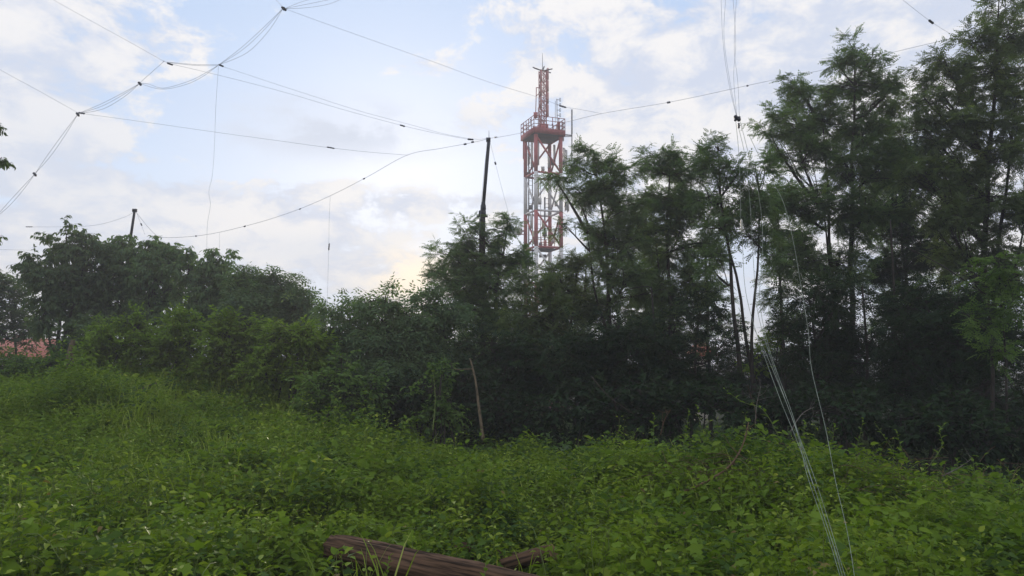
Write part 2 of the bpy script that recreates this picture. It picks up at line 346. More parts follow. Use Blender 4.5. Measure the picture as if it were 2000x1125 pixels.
    A = dd * .6 + side * sg * .8 * (1.05 - t * .6) + rnd(len(P)) * .25; A[:, 2] -= droop + RNG.uniform(0, .5, len(P)) * droop * 2
    N = np.array([0, 0, 1.]) + rnd(len(P)) * .42
    if leaf == 'simple' or leaf == 'hang': N = N + rnd(len(P)) * .3
    T = {'locust': T_LOCUST, 'locust6': T_LOCUST6, 'elder': T_ELDER, 'simple': T_RHOMB, 'hang': T_OVATE, 'heart': T_HEART}[leaf]
    cv = np.repeat(RNG.random(n), twigs * per); val = np.clip(.4 * RNG.random(len(P)) + .62 * cv, 0, 1)
    crown = MB().leaves(P, A, N, RNG.uniform(.7, 1.2, len(P)) * size, T, val)
    bm = M[bark]
    wood.build('trunk', bm, root, base); limbs.build('branches', bm, root, base); crown.build('crown', M[mt], root, base)
    for ch in root.children: ch.location = (0, 0, 0)
    return root
def bx_(TP, c):
    return TP[np.argmin(np.abs(TP[:, 2] - c[2]))][:2]
def copy_tree(o, loc, rz, scale, label, group):
    r = o.copy(); C.objects.link(r); r.location = loc; r.rotation_euler = (0, 0, rz); r.scale = scale; r['label'] = label; r['group'] = group
    for ch in list(o.children):
        c = ch.copy(); C.objects.link(c); c.parent = r
    return r
GL = 'broadleaf trees on the left'
tree('broadleaf_tree', 'dark slim tree at the left edge, in front of the red roof', 'tree', 33, 33, [(-20, 570, 45, 40), (25, 600, 35, 55), (60, 640, 25, 40), (-15, 640, 40, 50), (15, 555, 25, 25)],
     'simple', 'broad_dark', dens=14, size=.15, twl=.45, per=7, trunk_r=.07, group=GL)
tree('broadleaf_tree', 'tall leafy tree with ragged top just right of the red roof', 'tree', 112, 28, [(128, 470, 16, 30), (98, 490, 18, 22), (75, 530, 30, 30), (150, 478, 24, 26), (180, 480, 28, 24), (120, 550, 60, 50), (170, 560, 50, 60), (100, 610, 45, 40), (165, 630, 45, 40), (190, 520, 35, 30)],
     'hang', 'broad_dark', dens=15, size=.17, twl=.42, per=7, droop=.6, trunk_r=.11, stems=3, group=GL)
tree('broadleaf_tree', 'dense tree directly beneath the short tilted pole', 'tree', 235, 29, [(238, 472, 22, 20), (215, 500, 28, 25), (275, 490, 32, 24), (308, 482, 26, 18), (255, 540, 50, 45), (310, 540, 50, 50), (230, 600, 50, 40), (300, 610, 55, 40), (340, 505, 25, 22)],
     'hang', 'broad', dens=16, size=.17, twl=.42, per=7, droop=.6, trunk_r=.11, stems=2, group=GL)
tree('broadleaf_tree', 'rounded tree between the short pole and the hanging drop wires', 'tree', 400, 28, [(364, 498, 14, 16), (372, 530, 34, 25), (412, 520, 30, 24), (425, 505, 16, 16), (400, 575, 55, 45), (450, 560, 35, 40), (390, 620, 50, 30), (440, 620, 50, 30)],
     'hang', 'broad', dens=16, size=.17, twl=.42, per=7, droop=.6, trunk_r=.10, stems=2, group=GL)
tree('broadleaf_tree', 'low spreading tree closing the right end of the left tree group', 'tree', 500, 27, [(474, 530, 18, 18), (510, 545, 28, 22), (545, 548, 24, 22), (575, 572, 22, 20), (598, 590, 14, 13), (490, 590, 45, 40), (545, 600, 45, 40), (588, 625, 28, 22), (470, 630, 40, 30)],
     'elder', 'broad', dens=15, size=.30, twl=.45, per=5, droop=.3, trunk_r=.09, stems=2, group=GL)
tree('broadleaf_tree', 'tree outside the left edge with only a few dark leafy tips showing', 'tree', -170, 14, [(-30, 242, 30, 14), (-35, 262, 26, 12), (-22, 306, 34, 7), (-38, 346, 28, 12), (-34, 470, 30, 8), (-110, 300, 50, 60), (-120, 420, 50, 60), (-110, 540, 50, 60)],
     'hang', 'broad_dark', dens=16, size=.09, twl=.13, per=7, droop=.6, trunk_r=.09, group=GL)
GS = 'light green shrubs along the left bank'; RAG = .22
tree('shrub', 'low dull green shrub in front of the red roof at the left edge', 'shrub', 40, 23, [(-20, 712, 50, 14), (40, 716, 50, 14), (100, 710, 40, 18)], leaf='simple', mt='shrub_mid', dens=30, size=.12, twl=.3, per=8, trunk_r=.02, stems=3, group=GS, flat=.8)
tree('shrub', 'dark shrub filling the gap under the tall leafy left tree', 'shrub', 150, 24.5, [(120, 668, 26, 30), (160, 660, 36, 34), (195, 665, 30, 30), (140, 700, 40, 22)], leaf='simple', mt='broad_dark', dens=24, size=.13, twl=.35, per=8, trunk_r=.03, stems=3, group=GS, flat=.8)
sh = dict(leaf='simple', dens=34, size=.125, twl=.35, per=8, trunk_r=.03, stems=4, group=GS, flat=.8, shell=.5)
tree('shrub', 'bright yellow-green shrub nearest the red roof at the left bank', 'shrub', 245, 22, [(215, 655, 32, 26), (262, 640, 26, 26), (250, 690, 55, 35), (195, 690, 35, 26), (300, 670, 28, 30)], mt='shrub', **sh)
tree('shrub', 'bright shrub with an upright pointed top below the rounded tree', 'shrub', 350, 21.5, [(345, 640, 28, 26), (375, 665, 34, 30), (320, 690, 35, 35), (370, 715, 40, 30), (350, 625, 14, 12)], mt='shrub', **sh)
tree('shrub', 'dull olive shrub in the middle of the left bank row', 'shrub', 460, 21, [(440, 650, 32, 28), (480, 645, 34, 26), (460, 690, 50, 40), (420, 710, 35, 28), (495, 715, 35, 28)], mt='shrub', **sh)
tree('shrub', 'wide light green shrub at the right end of the bank row', 'shrub', 570, 20, [(540, 670, 36, 30), (585, 655, 36, 30), (615, 680, 30, 34), (560, 715, 50, 35), (610, 735, 38, 38), (520, 725, 30, 30)], mt='shrub', **sh)
GM = 'young broadleaf trees in the centre'
ce = dict(leaf='elder', dens=18, size=.27, twl=.40, per=5, trunk_r=.04, stems=4, group=GM, droop=.3)
tree('young_tree', 'young tree with two pointed tops left of the bright cloud gap', 'tree', 672, 21, [(648, 615, 14, 16), (683, 600, 12, 16), (700, 612, 16, 16), (672, 650, 42, 32), (700, 690, 40, 35), (660, 710, 40, 35), (690, 765, 50, 40)], mt='broad', **ce)
tree('young_tree', 'young tree with a smooth rounded top under the bright cloud', 'tree', 760, 20, [(752, 592, 28, 20), (790, 600, 24, 18), (770, 640, 45, 35), (740, 670, 35, 35), (790, 690, 42, 40), (740, 725, 35, 35)], mt='broad', **ce)
tree('young_tree', 'small hazy tree between the cloud gap and the tall pole', 'tree', 845, 21, [(838, 590, 26, 22), (870, 610, 30, 30), (830, 640, 38, 35), (870, 670, 40, 40), (840, 715, 35, 30)], mt='broad', **ce)
tree('shrub', 'dark bushy shrub hanging over the left end of the herb field edge', 'shrub', 640, 17.5, [(620, 760, 40, 32), (665, 745, 42, 34), (710, 770, 40, 34), (640, 800, 40, 22), (690, 805, 42, 22)], leaf='simple', mt='shrub_mid', dens=22, size=.12, twl=.35, per=8, trunk_r=.03, stems=4, group='shrubs at the wood edge')
tree('shrub', 'shrub with slim upright shoots left of the leaning pale trunk', 'shrub', 860, 17, [(850, 760, 24, 28), (875, 790, 30, 28), (845, 815, 26, 20), (865, 730, 18, 18)], leaf='simple', mt='shrub_mid', dens=22, size=.11, twl=.32, per=8, trunk_r=.02, stems=5, group='shrubs at the wood edge')
GR = 'locust trees of the wood'; RAG = .12
lo = dict(leaf='locust', dens=18, twigs=9, per=6, size=.215, twl=.36, group=GR, flat=.62, droop=.10)
tree('locust_tree', 'feathery locust tree wrapped round the tall dark pole', 'tree', 945, 24, [(925, 450, 26, 22), (965, 455, 26, 22), (992, 432, 14, 14), (895, 475, 28, 20), (885, 505, 30, 18), (940, 500, 45, 35), (985, 500, 32, 30), (868, 540, 30, 20), (900, 550, 45, 32), (960, 555, 50, 40), (1010, 520, 18, 30), (920, 610, 55, 40), (985, 620, 45, 40)], mt='locust', trunk_r=.10, **lo)
tree('locust_tree', 'round topped locust in front of the foot of the red and white tower', 'tree', 1075, 22, [(1045, 560, 34, 26), (1090, 548, 40, 24), (1130, 520, 32, 24), (1070, 610, 52, 42), (1120, 590, 42, 40), (1030, 640, 40, 40), (1090, 680, 50, 40)], mt='locust_olive', trunk_r=.09, **lo)
tree('locust_tree', 'forked locust reaching limbs across the tower', 'tree', 1215, 22, [(1160, 300, 34, 24), (1140, 335, 26, 22), (1195, 340, 34, 22), (1225, 330, 22, 14), (1078, 342, 22, 9), (1122, 368, 26, 12), (1108, 444, 22, 7), (1145, 455, 28, 12), (1170, 380, 46, 26), (1215, 400, 44, 32), (1130, 395, 26, 16), (1190, 455, 44, 30), (1235, 470, 44, 40), (1180, 520, 38, 28), (1230, 550, 52, 42), (1205, 620, 48, 42)], mt='locust', trunk_r=.12, stems=2, **lo)
tree('locust_tree', 'locust with a narrow flat top in the middle of the wood', 'tree', 1300, 22.5, [(1282, 310, 28, 20), (1310, 300, 18, 14), (1275, 335, 22, 16), (1325, 345, 44, 30), (1355, 325, 24, 16), (1300, 395, 42, 32), (1345, 410, 44, 34), (1280, 450, 34, 30), (1320, 480, 52, 42), (1290, 560, 52, 44), (1350, 560, 46, 42), (1310, 640, 50, 40)], mt='locust', trunk_r=.12, stems=2, **lo)
tree('locust_tree', 'open locust with bare forking trunk behind the hanging ropes', 'tree', 1455, 19.5, [(1378, 300, 13, 10), (1400, 292, 12, 9), (1400, 335, 34, 22), (1440, 345, 32, 20), (1475, 325, 28, 22), (1385, 380, 30, 22), (1430, 400, 42, 28), (1485, 390, 36, 28), (1400, 450, 28, 26), (1460, 455, 36, 22), (1385, 520, 28, 24), (1500, 480, 28, 24)], mt='locust', trunk_r=.10, stems=3, **{**lo, 'dens': 15})
tree('locust_tree', 'tallest full crowned locust right of the hanging ropes', 'tree', 1650, 22, [(1548, 158, 16, 14), (1665, 110, 28, 20), (1630, 125, 22, 16), (1700, 118, 22, 18), (1660, 165, 56, 34), (1580, 190, 42, 24), (1725, 185, 34, 28), (1620, 235, 64, 42), (1700, 245, 56, 42), (1545, 240, 40, 28), (1500, 262, 26, 18), (1560, 310, 50, 36), (1640, 330, 60, 46), (1720, 325, 50, 42), (1600, 410, 58, 46), (1680, 430, 56, 46), (1545, 400, 36, 34), (1560, 500, 46, 42), (1640, 520, 56, 46)], mt='locust', trunk_r=.15, stems=3, **lo)
tree('locust_tree', 'great locust filling the right edge up to the top of the picture', 'tree', 1900, 20, [(1955, 5, 34, 26), (1990, 70, 46, 40), (1905, 85, 42, 24), (1850, 115, 34, 22), (1930, 140, 62, 42), (1845, 170, 46, 30), (1800, 190, 28, 18), (1980, 190, 50, 50), (1880, 230, 66, 42), (1810, 260, 42, 34), (1960, 290, 60, 50), (1870, 320, 60, 44), (1800, 345, 40, 36), (1930, 390, 62, 50), (1990, 430, 40, 50), (1850, 420, 52, 44), (1900, 500, 60, 50), (1975, 530, 46, 50)], mt='locust_olive', trunk_r=.16, stems=3, **lo)
tree('locust_tree', 'slender locust between the two tallest crowns', 'tree', 1770, 24, [(1765, 290, 30, 26), (1785, 360, 42, 36), (1750, 420, 42, 40), (1790, 480, 42, 40), (1745, 530, 44, 40), (1780, 600, 52, 40)], mt='locust_shade_tone', trunk_r=.11, stems=2, **lo)
inf = [(1120, 26, 'behind the gap between the tower tree and the forked locust', [(1145, 510, 24, 16), (1125, 570, 46, 34), (1120, 630, 55, 45)]),
       (1258, 26, 'in the gap between the forked and the flat topped locust', [(1262, 380, 24, 22), (1255, 430, 34, 34), (1262, 500, 42, 42), (1258, 580, 50, 45), (1260, 650, 50, 40)]),
       (1385, 26, 'behind the left side of the bare forking trunk', [(1372, 400, 26, 22), (1395, 440, 30, 28), (1380, 500, 40, 38), (1390, 570, 36, 30), (1400, 640, 40, 34)]),
       (1530, 25, 'behind the right side of the hanging ropes', [(1520, 380, 34, 30), (1500, 430, 28, 26), (1540, 460, 40, 40), (1530, 540, 36, 40), (1545, 620, 42, 40)]),
       (1740, 26, 'behind the space between the two greatest crowns', [(1735, 260, 36, 26), (1745, 330, 44, 36), (1735, 400, 46, 40), (1770, 440, 46, 40), (1740, 520, 50, 46), (1760, 620, 55, 46)]),
       (1860, 26, 'behind the left half of the great right edge locust', [(1830, 330, 44, 36), (1880, 400, 50, 44), (1840, 480, 50, 46), (1900, 560, 55, 50), (1850, 640, 60, 46)])]
for (px, D, where, ls) in inf:
    tree('locust_tree', 'leafy locust ' + where, 'tree', px, D, ls, mt='locust', trunk_r=.09, **{**lo, 'dens': 11})
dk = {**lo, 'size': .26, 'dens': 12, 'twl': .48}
tree('locust_tree', 'shaded locust low behind the round topped locust', 'tree', 1000, 20, [(960, 680, 55, 36), (1020, 700, 55, 40), (985, 755, 62, 30), (1060, 745, 50, 36)], mt='locust_shade_tone', trunk_r=.06, **dk)
tree('locust_tree', 'shaded locust with low boughs under the forked one', 'tree', 1180, 19, [(1110, 690, 55, 40), (1180, 680, 55, 40), (1240, 680, 55, 36), (1150, 750, 62, 30), (1230, 745, 55, 32)], mt='locust_shade_tone', trunk_r=.07, **dk)
tree('locust_tree', 'shaded locust with boughs left of the bare forking trunk', 'tree', 1345, 19.5, [(1310, 690, 55, 36), (1370, 620, 40, 30), (1400, 690, 30, 36), (1330, 745, 60, 30), (1395, 750, 32, 28)], mt='locust_shade_tone', trunk_r=.07, **dk)
tree('locust_tree', 'shaded locust with leafy boughs low beneath the tallest crown', 'tree', 1610, 19, [(1570, 590, 50, 40), (1640, 600, 55, 44), (1545, 670, 36, 36), (1610, 680, 60, 40), (1680, 690, 55, 40), (1590, 750, 55, 32), (1670, 760, 60, 30)], mt='locust_shade_tone', trunk_r=.09, **dk)
tree('locust_tree', 'shaded locust with dense low boughs at the right edge', 'tree', 1850, 17.5, [(1740, 670, 42, 40), (1800, 600, 50, 44), (1880, 600, 60, 46), (1960, 620, 55, 46), (1830, 680, 60, 40), (1920, 690, 60, 44), (1990, 700, 40, 46), (1780, 750, 55, 34), (1860, 770, 62, 36), (1950, 780, 60, 44)], mt='locust_shade_tone', trunk_r=.10, **dk)
tree('sapling', 'bright green sapling glimpsed deep in the wood behind the ropes', 'tree', 1500, 25, [(1490, 680, 24, 22), (1520, 660, 20, 18), (1480, 715, 24, 18)], leaf='simple', mt='shrub', dens=16, size=.13, twl=.35, per=7, trunk_r=.03, stems=2)  # takes the bright yellow-green shrub leaf colour
tree('locust_sapling', 'bright green locust sapling at the right edge', 'tree', 1960, 15.5, [(1950, 510, 44, 22), (1985, 545, 40, 24), (1910, 560, 36, 18), (1965, 605, 46, 24), (1890, 620, 36, 20), (1960, 680, 46, 26)], mt='shrub_mid', trunk_r=.03, **{**lo, 'dens': 8})  # greener leaf colour than the other locusts
GU = 'dark understorey bushes of the wood'
und = dict(leaf='simple', mt='locust_shade_tone', dens=17, size=.15, twl=.4, per=7, twigs=9, trunk_r=.03, stems=3, group=GU, flat=.8)
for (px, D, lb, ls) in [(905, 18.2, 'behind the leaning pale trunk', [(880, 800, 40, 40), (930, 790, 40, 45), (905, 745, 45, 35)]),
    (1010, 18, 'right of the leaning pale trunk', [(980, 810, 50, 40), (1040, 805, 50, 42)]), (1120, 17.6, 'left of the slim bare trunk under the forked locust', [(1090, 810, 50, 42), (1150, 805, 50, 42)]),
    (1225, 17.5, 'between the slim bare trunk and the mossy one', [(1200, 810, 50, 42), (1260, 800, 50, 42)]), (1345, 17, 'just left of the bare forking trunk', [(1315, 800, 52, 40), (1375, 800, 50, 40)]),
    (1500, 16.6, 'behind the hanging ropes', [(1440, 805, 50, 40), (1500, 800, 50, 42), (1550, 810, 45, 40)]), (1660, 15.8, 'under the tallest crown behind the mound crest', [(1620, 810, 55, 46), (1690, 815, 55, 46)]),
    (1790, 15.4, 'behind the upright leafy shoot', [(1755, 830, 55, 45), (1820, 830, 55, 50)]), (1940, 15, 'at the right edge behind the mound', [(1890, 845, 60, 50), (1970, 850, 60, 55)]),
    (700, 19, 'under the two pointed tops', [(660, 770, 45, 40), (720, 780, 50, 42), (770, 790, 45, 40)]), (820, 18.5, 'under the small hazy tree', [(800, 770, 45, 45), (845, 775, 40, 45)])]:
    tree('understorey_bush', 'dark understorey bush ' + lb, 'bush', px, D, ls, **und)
# deep wood behind: copies of a few shaded trees
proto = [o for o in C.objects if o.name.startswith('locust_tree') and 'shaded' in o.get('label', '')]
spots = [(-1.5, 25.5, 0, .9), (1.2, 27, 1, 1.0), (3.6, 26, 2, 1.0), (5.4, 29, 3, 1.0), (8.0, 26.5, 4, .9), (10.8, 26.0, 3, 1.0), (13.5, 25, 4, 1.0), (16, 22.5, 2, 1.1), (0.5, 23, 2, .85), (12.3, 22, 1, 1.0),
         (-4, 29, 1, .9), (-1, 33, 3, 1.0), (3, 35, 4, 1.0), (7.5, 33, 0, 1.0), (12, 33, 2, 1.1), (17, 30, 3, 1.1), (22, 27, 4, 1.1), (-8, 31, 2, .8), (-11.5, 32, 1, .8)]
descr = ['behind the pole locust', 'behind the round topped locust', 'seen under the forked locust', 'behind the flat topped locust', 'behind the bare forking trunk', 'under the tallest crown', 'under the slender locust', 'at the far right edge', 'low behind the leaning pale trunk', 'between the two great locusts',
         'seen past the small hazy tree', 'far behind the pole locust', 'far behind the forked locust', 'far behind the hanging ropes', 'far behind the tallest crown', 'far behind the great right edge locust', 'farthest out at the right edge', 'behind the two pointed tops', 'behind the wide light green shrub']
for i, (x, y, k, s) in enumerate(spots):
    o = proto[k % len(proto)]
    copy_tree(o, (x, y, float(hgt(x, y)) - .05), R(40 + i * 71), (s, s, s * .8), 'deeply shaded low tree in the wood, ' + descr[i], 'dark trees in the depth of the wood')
# ---------------------------------------------------------------- undergrowth
LOG = [at(650, 1070, 7.8), at(1085, 1168, 6.5)]
def logmask(x, y):
    """1 where the log has to stay visible (on it and just in front)"""
    a, b = LOG[0][:2], LOG[1][:2]; ab = b - a; t = ((x - a[0]) * ab[0] + (y - a[1]) * ab[1]) / (ab @ ab)
    cx = a[0] + ab[0] * t; cy = a[1] + ab[1] * t; dy_ = y - cy
    m = (t > -.02) & (t < 1.3) & (dy_ < .16) & (dy_ > -1.25)
    a2, b2 = at(985, 1100, 7.9)[:2], at(1085, 1080, 7.7)[:2]
    m2 = (x > a2[0] - .05) & (x < b2[0] + .08) & (y < 7.95) & (y > 6.9)
    return m | m2
CLP = np.stack([RNG.uniform(-9, 9, 70), RNG.uniform(5.5, 22, 70), RNG.uniform(.3, .8, 70), RNG.uniform(.15, .42, 70)], 1)
def vegh(x, y):
    h = .46 + .34 * wob(x, y, 1.1, 21) + .30 * wob(x, y, 3.2, 22)
    h = h + .10 * np.exp(-((x - 3.8) / 3.0) ** 2 - ((y - 11) / 2.4) ** 2)
    x = np.asarray(x, float); y = np.asarray(y, float)
    for (cx, cy, cr, ch) in CLP:
        if (cy < 9.2 and -3.6 < cx * (.4 + cy / 20) < 2.2) or cx > 1.5: continue
        h = h + ch * np.exp(-((x - cx * (.4 + cy / 20)) ** 2 + (y - cy) ** 2) / cr ** 2)
    return np.clip(h, .12, 1.15)
def field(n, y0, y1, marg=1.5, xlim=None):
    y = np.sqrt(RNG.uniform(y0 ** 2, y1 ** 2, n)); x = RNG.uniform(-1, 1, n) * (y * .69 + marg); return x, y
def edge(x):   # where the herb field ends and the wood floor begins
    px_ = x / 16 * F_PX + 1000
    return np.interp(x, [-20, -9, -5.5, -3, 0, 3, 6, 14], [26, 25, 21.5, 17.2, 16.2, 14.8, 13.4, 12.6]) + .5 * wob(x, x * 0, 1.5, 5)
def plants(mb, x, y, hmul, nl, size, T, spread=.16, up=.35, stemmb=None, droop=0.25):
    n = len(x); z0 = hgt(x, y); H = vegh(x, y) * hmul * RNG.uniform(.55, 1.3, n)
    X = np.repeat(x, nl); Y = np.repeat(y, nl); Z0 = np.repeat(z0, nl); HH = np.repeat(H, nl); k = np.tile(np.arange(nl), n)
    f = 1 - (k // 2 + RNG.uniform(0, .5, len(k))) / (nl / 2) * .75
    lx = np.repeat(rnd(n, 2) * .15, nl, 0); th = np.repeat(RNG.uniform(0, 6.28, n), nl) + (k // 2) * 1.57 + (k % 2) * math.pi + RNG.normal(size=len(k)) * .35
    r = spread * .25
    P = np.stack([X + lx[:, 0] * f + np.cos(th) * r, Y + lx[:, 1] * f + np.sin(th) * r, Z0 + HH * f], 1)
    A = np.stack([np.cos(th), np.sin(th), up * (f - .5) * 2 - droop * RNG.random(len(k)) + RNG.normal(size=len(k)) * .38], 1)
    N = np.array([0, 0, 1.]) + rnd(len(k)) * .48
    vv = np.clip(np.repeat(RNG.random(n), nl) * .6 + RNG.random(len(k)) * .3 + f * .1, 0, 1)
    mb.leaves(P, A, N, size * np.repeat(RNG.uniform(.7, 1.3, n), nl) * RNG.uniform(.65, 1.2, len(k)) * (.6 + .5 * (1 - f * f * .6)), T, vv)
    if stemmb is not None:
        top = np.stack([x + lx[::nl, 0], y + lx[::nl, 1], z0 + H * .98], 1); bot = np.stack([x, y, z0 - .02], 1)
        stemmb.tubes(np.stack([bot, (bot + top) / 2 + rnd(n) * .01, top], 1), np.array([[.0035, .003, .002]]).repeat(n, 0), 3)
herb = MB(); herb2 = MB(); stems = MB()
def ok(x, y, log=True):
    m = y < edge(x)
    if log: m &= ~logmask(x, y)
    return m
patch = lambda x, y: wob(x, y, .9, 77)
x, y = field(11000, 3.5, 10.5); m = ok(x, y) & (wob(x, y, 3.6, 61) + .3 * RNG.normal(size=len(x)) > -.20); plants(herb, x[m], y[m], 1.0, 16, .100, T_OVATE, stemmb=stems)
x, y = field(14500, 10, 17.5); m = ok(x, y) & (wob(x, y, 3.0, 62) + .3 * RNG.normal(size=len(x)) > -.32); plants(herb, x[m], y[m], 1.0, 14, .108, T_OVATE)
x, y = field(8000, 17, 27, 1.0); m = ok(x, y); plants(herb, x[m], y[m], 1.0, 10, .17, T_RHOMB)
x, y = field(5200, 3.5, 12); m = ok(x, y) & (wob(x, y, 1.9, 71) > .08); plants(herb2, x[m], y[m], 1.1, 12, .13, T_RHOMB, .2, .2)
x, y = field(5200, 12, 26); m = ok(x, y) & (wob(x, y, 1.5, 72) > .05); plants(herb2, x[m], y[m], 1.15, 12, .16, T_RHOMB, .2, .2)
tag(herb2.build('dark_undergrowth', M['herb_dark']), 'patches of darker coarse leaves within the foreground undergrowth', 'undergrowth', kind='stuff')
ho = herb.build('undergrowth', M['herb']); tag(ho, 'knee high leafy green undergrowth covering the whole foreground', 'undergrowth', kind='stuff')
so = stems.build('undergrowth_stems', M['stem']); tag(so, 'thin green stems rising through the foreground undergrowth', 'stems', kind='stuff')
wd = MB(); ws = MB()
x, y = field(800, 4.2, 15); m = ok(x, y) & (wob(x, y, 2.1, 51) > -.1); plants(wd, x[m], y[m], 1.5, 14, .08, T_OVATE, .1, .5, stemmb=ws, droop=.1)
x, y = field(3200, 3.8, 14); m = ok(x, y) & (wob(x, y, 1.7, 52) > .12); plants(wd, x[m], y[m], 1.12, 16, .06, T_OVATE, .12, .5, droop=.1)
tag(wd.build('weed_leaves', M['grass']), 'small yellow green leaves of taller weeds between the undergrowth', 'weeds', kind='stuff')
tag(ws.build('weed_stems', M['stem']), 'thin stems of taller weeds between the undergrowth', 'weeds', kind='stuff')
tw = MB()
x, y = field(9000, 5.5, 24); m = ok(x, y) & (wob(x, y, 1.5, 57) + .15 * (x < -2) > .22) & ~((y < 9) & (np.abs(x + .3) < 2.2)) & ~((x > -.5) & (y > 9.5)); plants(tw, x[m], y[m], 1.55, 16, .10, T_OVATE, .14, .5, droop=.2)
tag(tw.build('tall_weed_clumps', M['vine']), 'clumps of taller rough weeds standing out of the undergrowth', 'weeds', kind='stuff')
# vines with broad leaves draped over the herbs
vine = MB()
x, y = field(3300, 3.6, 13); m = ok(x, y) & (wob(x, y, 1.6, 31) > -.1); plants(vine, x[m], y[m], 1.05, 7, .125, T_HEART, .3, .1)
x, y = field(2300, 3.6, 13); m = ok(x, y) & (wob(x, y, 1.3, 33) > .0); plants(vine, x[m], y[m], 1.06, 7, .13, T_LOBED, .3, .1)
tag(vine.build('vine_leaves', M['vine']), 'broad heart shaped and lobed vine leaves sprawling over the undergrowth', 'vines', kind='stuff')
# grass
gr = MB()
def grass(x, y, L, per=7):
    n = len(x); X = np.repeat(x, per) + RNG.normal(size=n * per) * .04; Y = np.repeat(y, per) + RNG.normal(size=n * per) * .04
    th = RNG.uniform(0, 6.28, n * per); A = np.stack([np.cos(th) * .35, np.sin(th) * .35, np.ones(n * per)], 1)
    N = np.stack([np.cos(th), np.sin(th), np.zeros(n * per)], 1); N[:, 2] = -.3
    gr.leaves(np.stack([X, Y, hgt(X, Y)], 1), A, -N, L * RNG.uniform(.4, 1.35, n * per) * np.repeat(np.clip(vegh(x, y) / .45, .6, 1.35), per), T_BLADE)
x, y = field(26000, 8.5, 24); px_ = x / y * F_PX; m = ok(x, y) & (np.exp(-((px_ + 560) / 190) ** 2 - ((y - 15.5) / 4.0) ** 2) * .75 + .02 + .10 * patch(x, y) > RNG.random(len(x)))
grass(x[m], y[m], .58)
x, y = field(500, 3.6, 11); m = ok(x, y, False) & (wob(x, y, 1.2, 41) > .1); grass(x[m], y[m], .50, 5)
tag(gr.build('grass', M['grass']), 'long light green grass growing in the clearing and between the herbs', 'grass', kind='stuff')
x, y = field(9000, 12, 27, 1.0); e_ = edge(x); m = (y > e_ - .6) & (y < e_ + 2.2) & (x > -9); hb_ = MB(); plants(hb_, x[m], y[m], 1.0, 11, .13, T_OVATE)
tag(hb_.build('wood_edge_growth', M['shrub_mid']), 'mid green weeds thinning out along the shaded edge of the wood', 'undergrowth', kind='stuff')
# arching canes and dead leaves tangled through the foreground
cn = MB(); x, y = field(750, 4.2, 14); m = ok(x, y); x = x[m]; y = y[m]; n = len(x); z = hgt(x, y); H = vegh(x, y)
a = np.stack([x, y, z + H * .5], 1); th = RNG.uniform(0, 6.28, n); L_ = RNG.uniform(.25, .8, n); e_ = a + np.stack([np.cos(th) * L_, np.sin(th) * L_, H * RNG.uniform(.2, .7, n)], 1); md = (a + e_) / 2; md[:, 2] = z + H * RNG.uniform(1.0, 1.5, n)
t = np.linspace(0, 1, 7)[None, :, None]; cn.tubes((1 - t) ** 2 * a[:, None] + 2 * t * (1 - t) * md[:, None] + t * t * e_[:, None], np.linspace(.0045, .002, 7)[None].repeat(n, 0), 3)
tag(cn.build('arching_canes', M['stem']), 'thin arching canes tangled through the foreground undergrowth', 'canes', kind='stuff')
dl = MB(); x, y = field(1500, 4, 14); m = ok(x, y) & (wob(x, y, 2.4, 91) > .0); plants(dl, x[m], y[m], .95, 2, .085, T_OVATE, .2, .1)
tag(dl.build('withered_leaves', M['withered']), 'withered brown and yellow leaves scattered over the undergrowth', 'leaves', kind='stuff')
# wood floor: sparse dark low growth under the trees
wf = MB(); x, y = field(4500, 13, 32, 1.0); m = (y > edge(x) - .3) & (x > -7)
plants(wf, x[m], y[m], .8, 9, .17, T_RHOMB)
tag(wf.build('wood_floor_growth', M['broad_dark']), 'sparse dark low growth on the shaded wood floor', 'undergrowth', kind='stuff')
# ---------------------------------------------------------------- individual weeds, shoots, twigs
def shoot(name, label, cat, pts, leafT, lm, nleaf, size, r=.006, group=None, sm_='stem', hang=.1):
    P = np.array([at(*p) for p in pts]); P = smooth_path(P, 4); root = empty(name, P[0], label, cat, group)
    MB().tubes(P, np.linspace(r, r * .35, len(P))[None], 5).build('stem', M[sm_], root, P[0])
    t = np.linspace(.15, 1, nleaf); idx = t * (len(P) - 1); i0 = np.minimum(idx.astype(int), len(P) - 2); Q = P[i0] + (P[i0 + 1] - P[i0]) * (idx - i0)[:, None]
    T_ = P[i0 + 1] - P[i0]; T_ /= np.linalg.norm(T_, axis=1, keepdims=True); th = np.arange(nleaf) * 2.4
    A = np.stack([np.cos(th), np.sin(th) * .8, np.full(nleaf, .35 - hang)], 1) + T_ * .5
    lf = MB().leaves(Q, A, np.array([0, 0, 1.]) + rnd(nleaf) * .3, size * RNG.uniform(.6, 1.1, nleaf) * (1.2 - .6 * t), leafT, np.clip(.5 + .4 * RNG.random(nleaf), 0, 1)).build('leaf', M[lm], root, P[0]); lf['kind'] = 'stuff'; lf.name = 'leaves'
    for c in root.children: c.location = (0, 0, 0)
    return root
def smooth_path(P, k=6):
    P = np.asarray(P, float); n = len(P); o = []
    for i in range(n - 1):
        p0 = P[max(i - 1, 0)]; p1 = P[i]; p2 = P[i + 1]; p3 = P[min(i + 2, n - 1)]
        for t in np.linspace(0, 1, k, endpoint=False):
            o.append(.5 * (2 * p1 + (p2 - p0) * t + (2 * p0 - 5 * p1 + 4 * p2 - p3) * t * t + (3 * p1 - p0 - 3 * p2 + p3) * t ** 3))
    o.append(P[-1]); return np.array(o)
GW = 'shoots standing above the bramble mound'
shoot('vine_shoot', 'arching leafy shoot left of the ropes above the mound', 'shoot', [(1520, 850, 11), (1490, 800, 11), (1450, 785, 11), (1415, 760, 11)], T_OVATE, 'vine', 12, .11, group=GW)
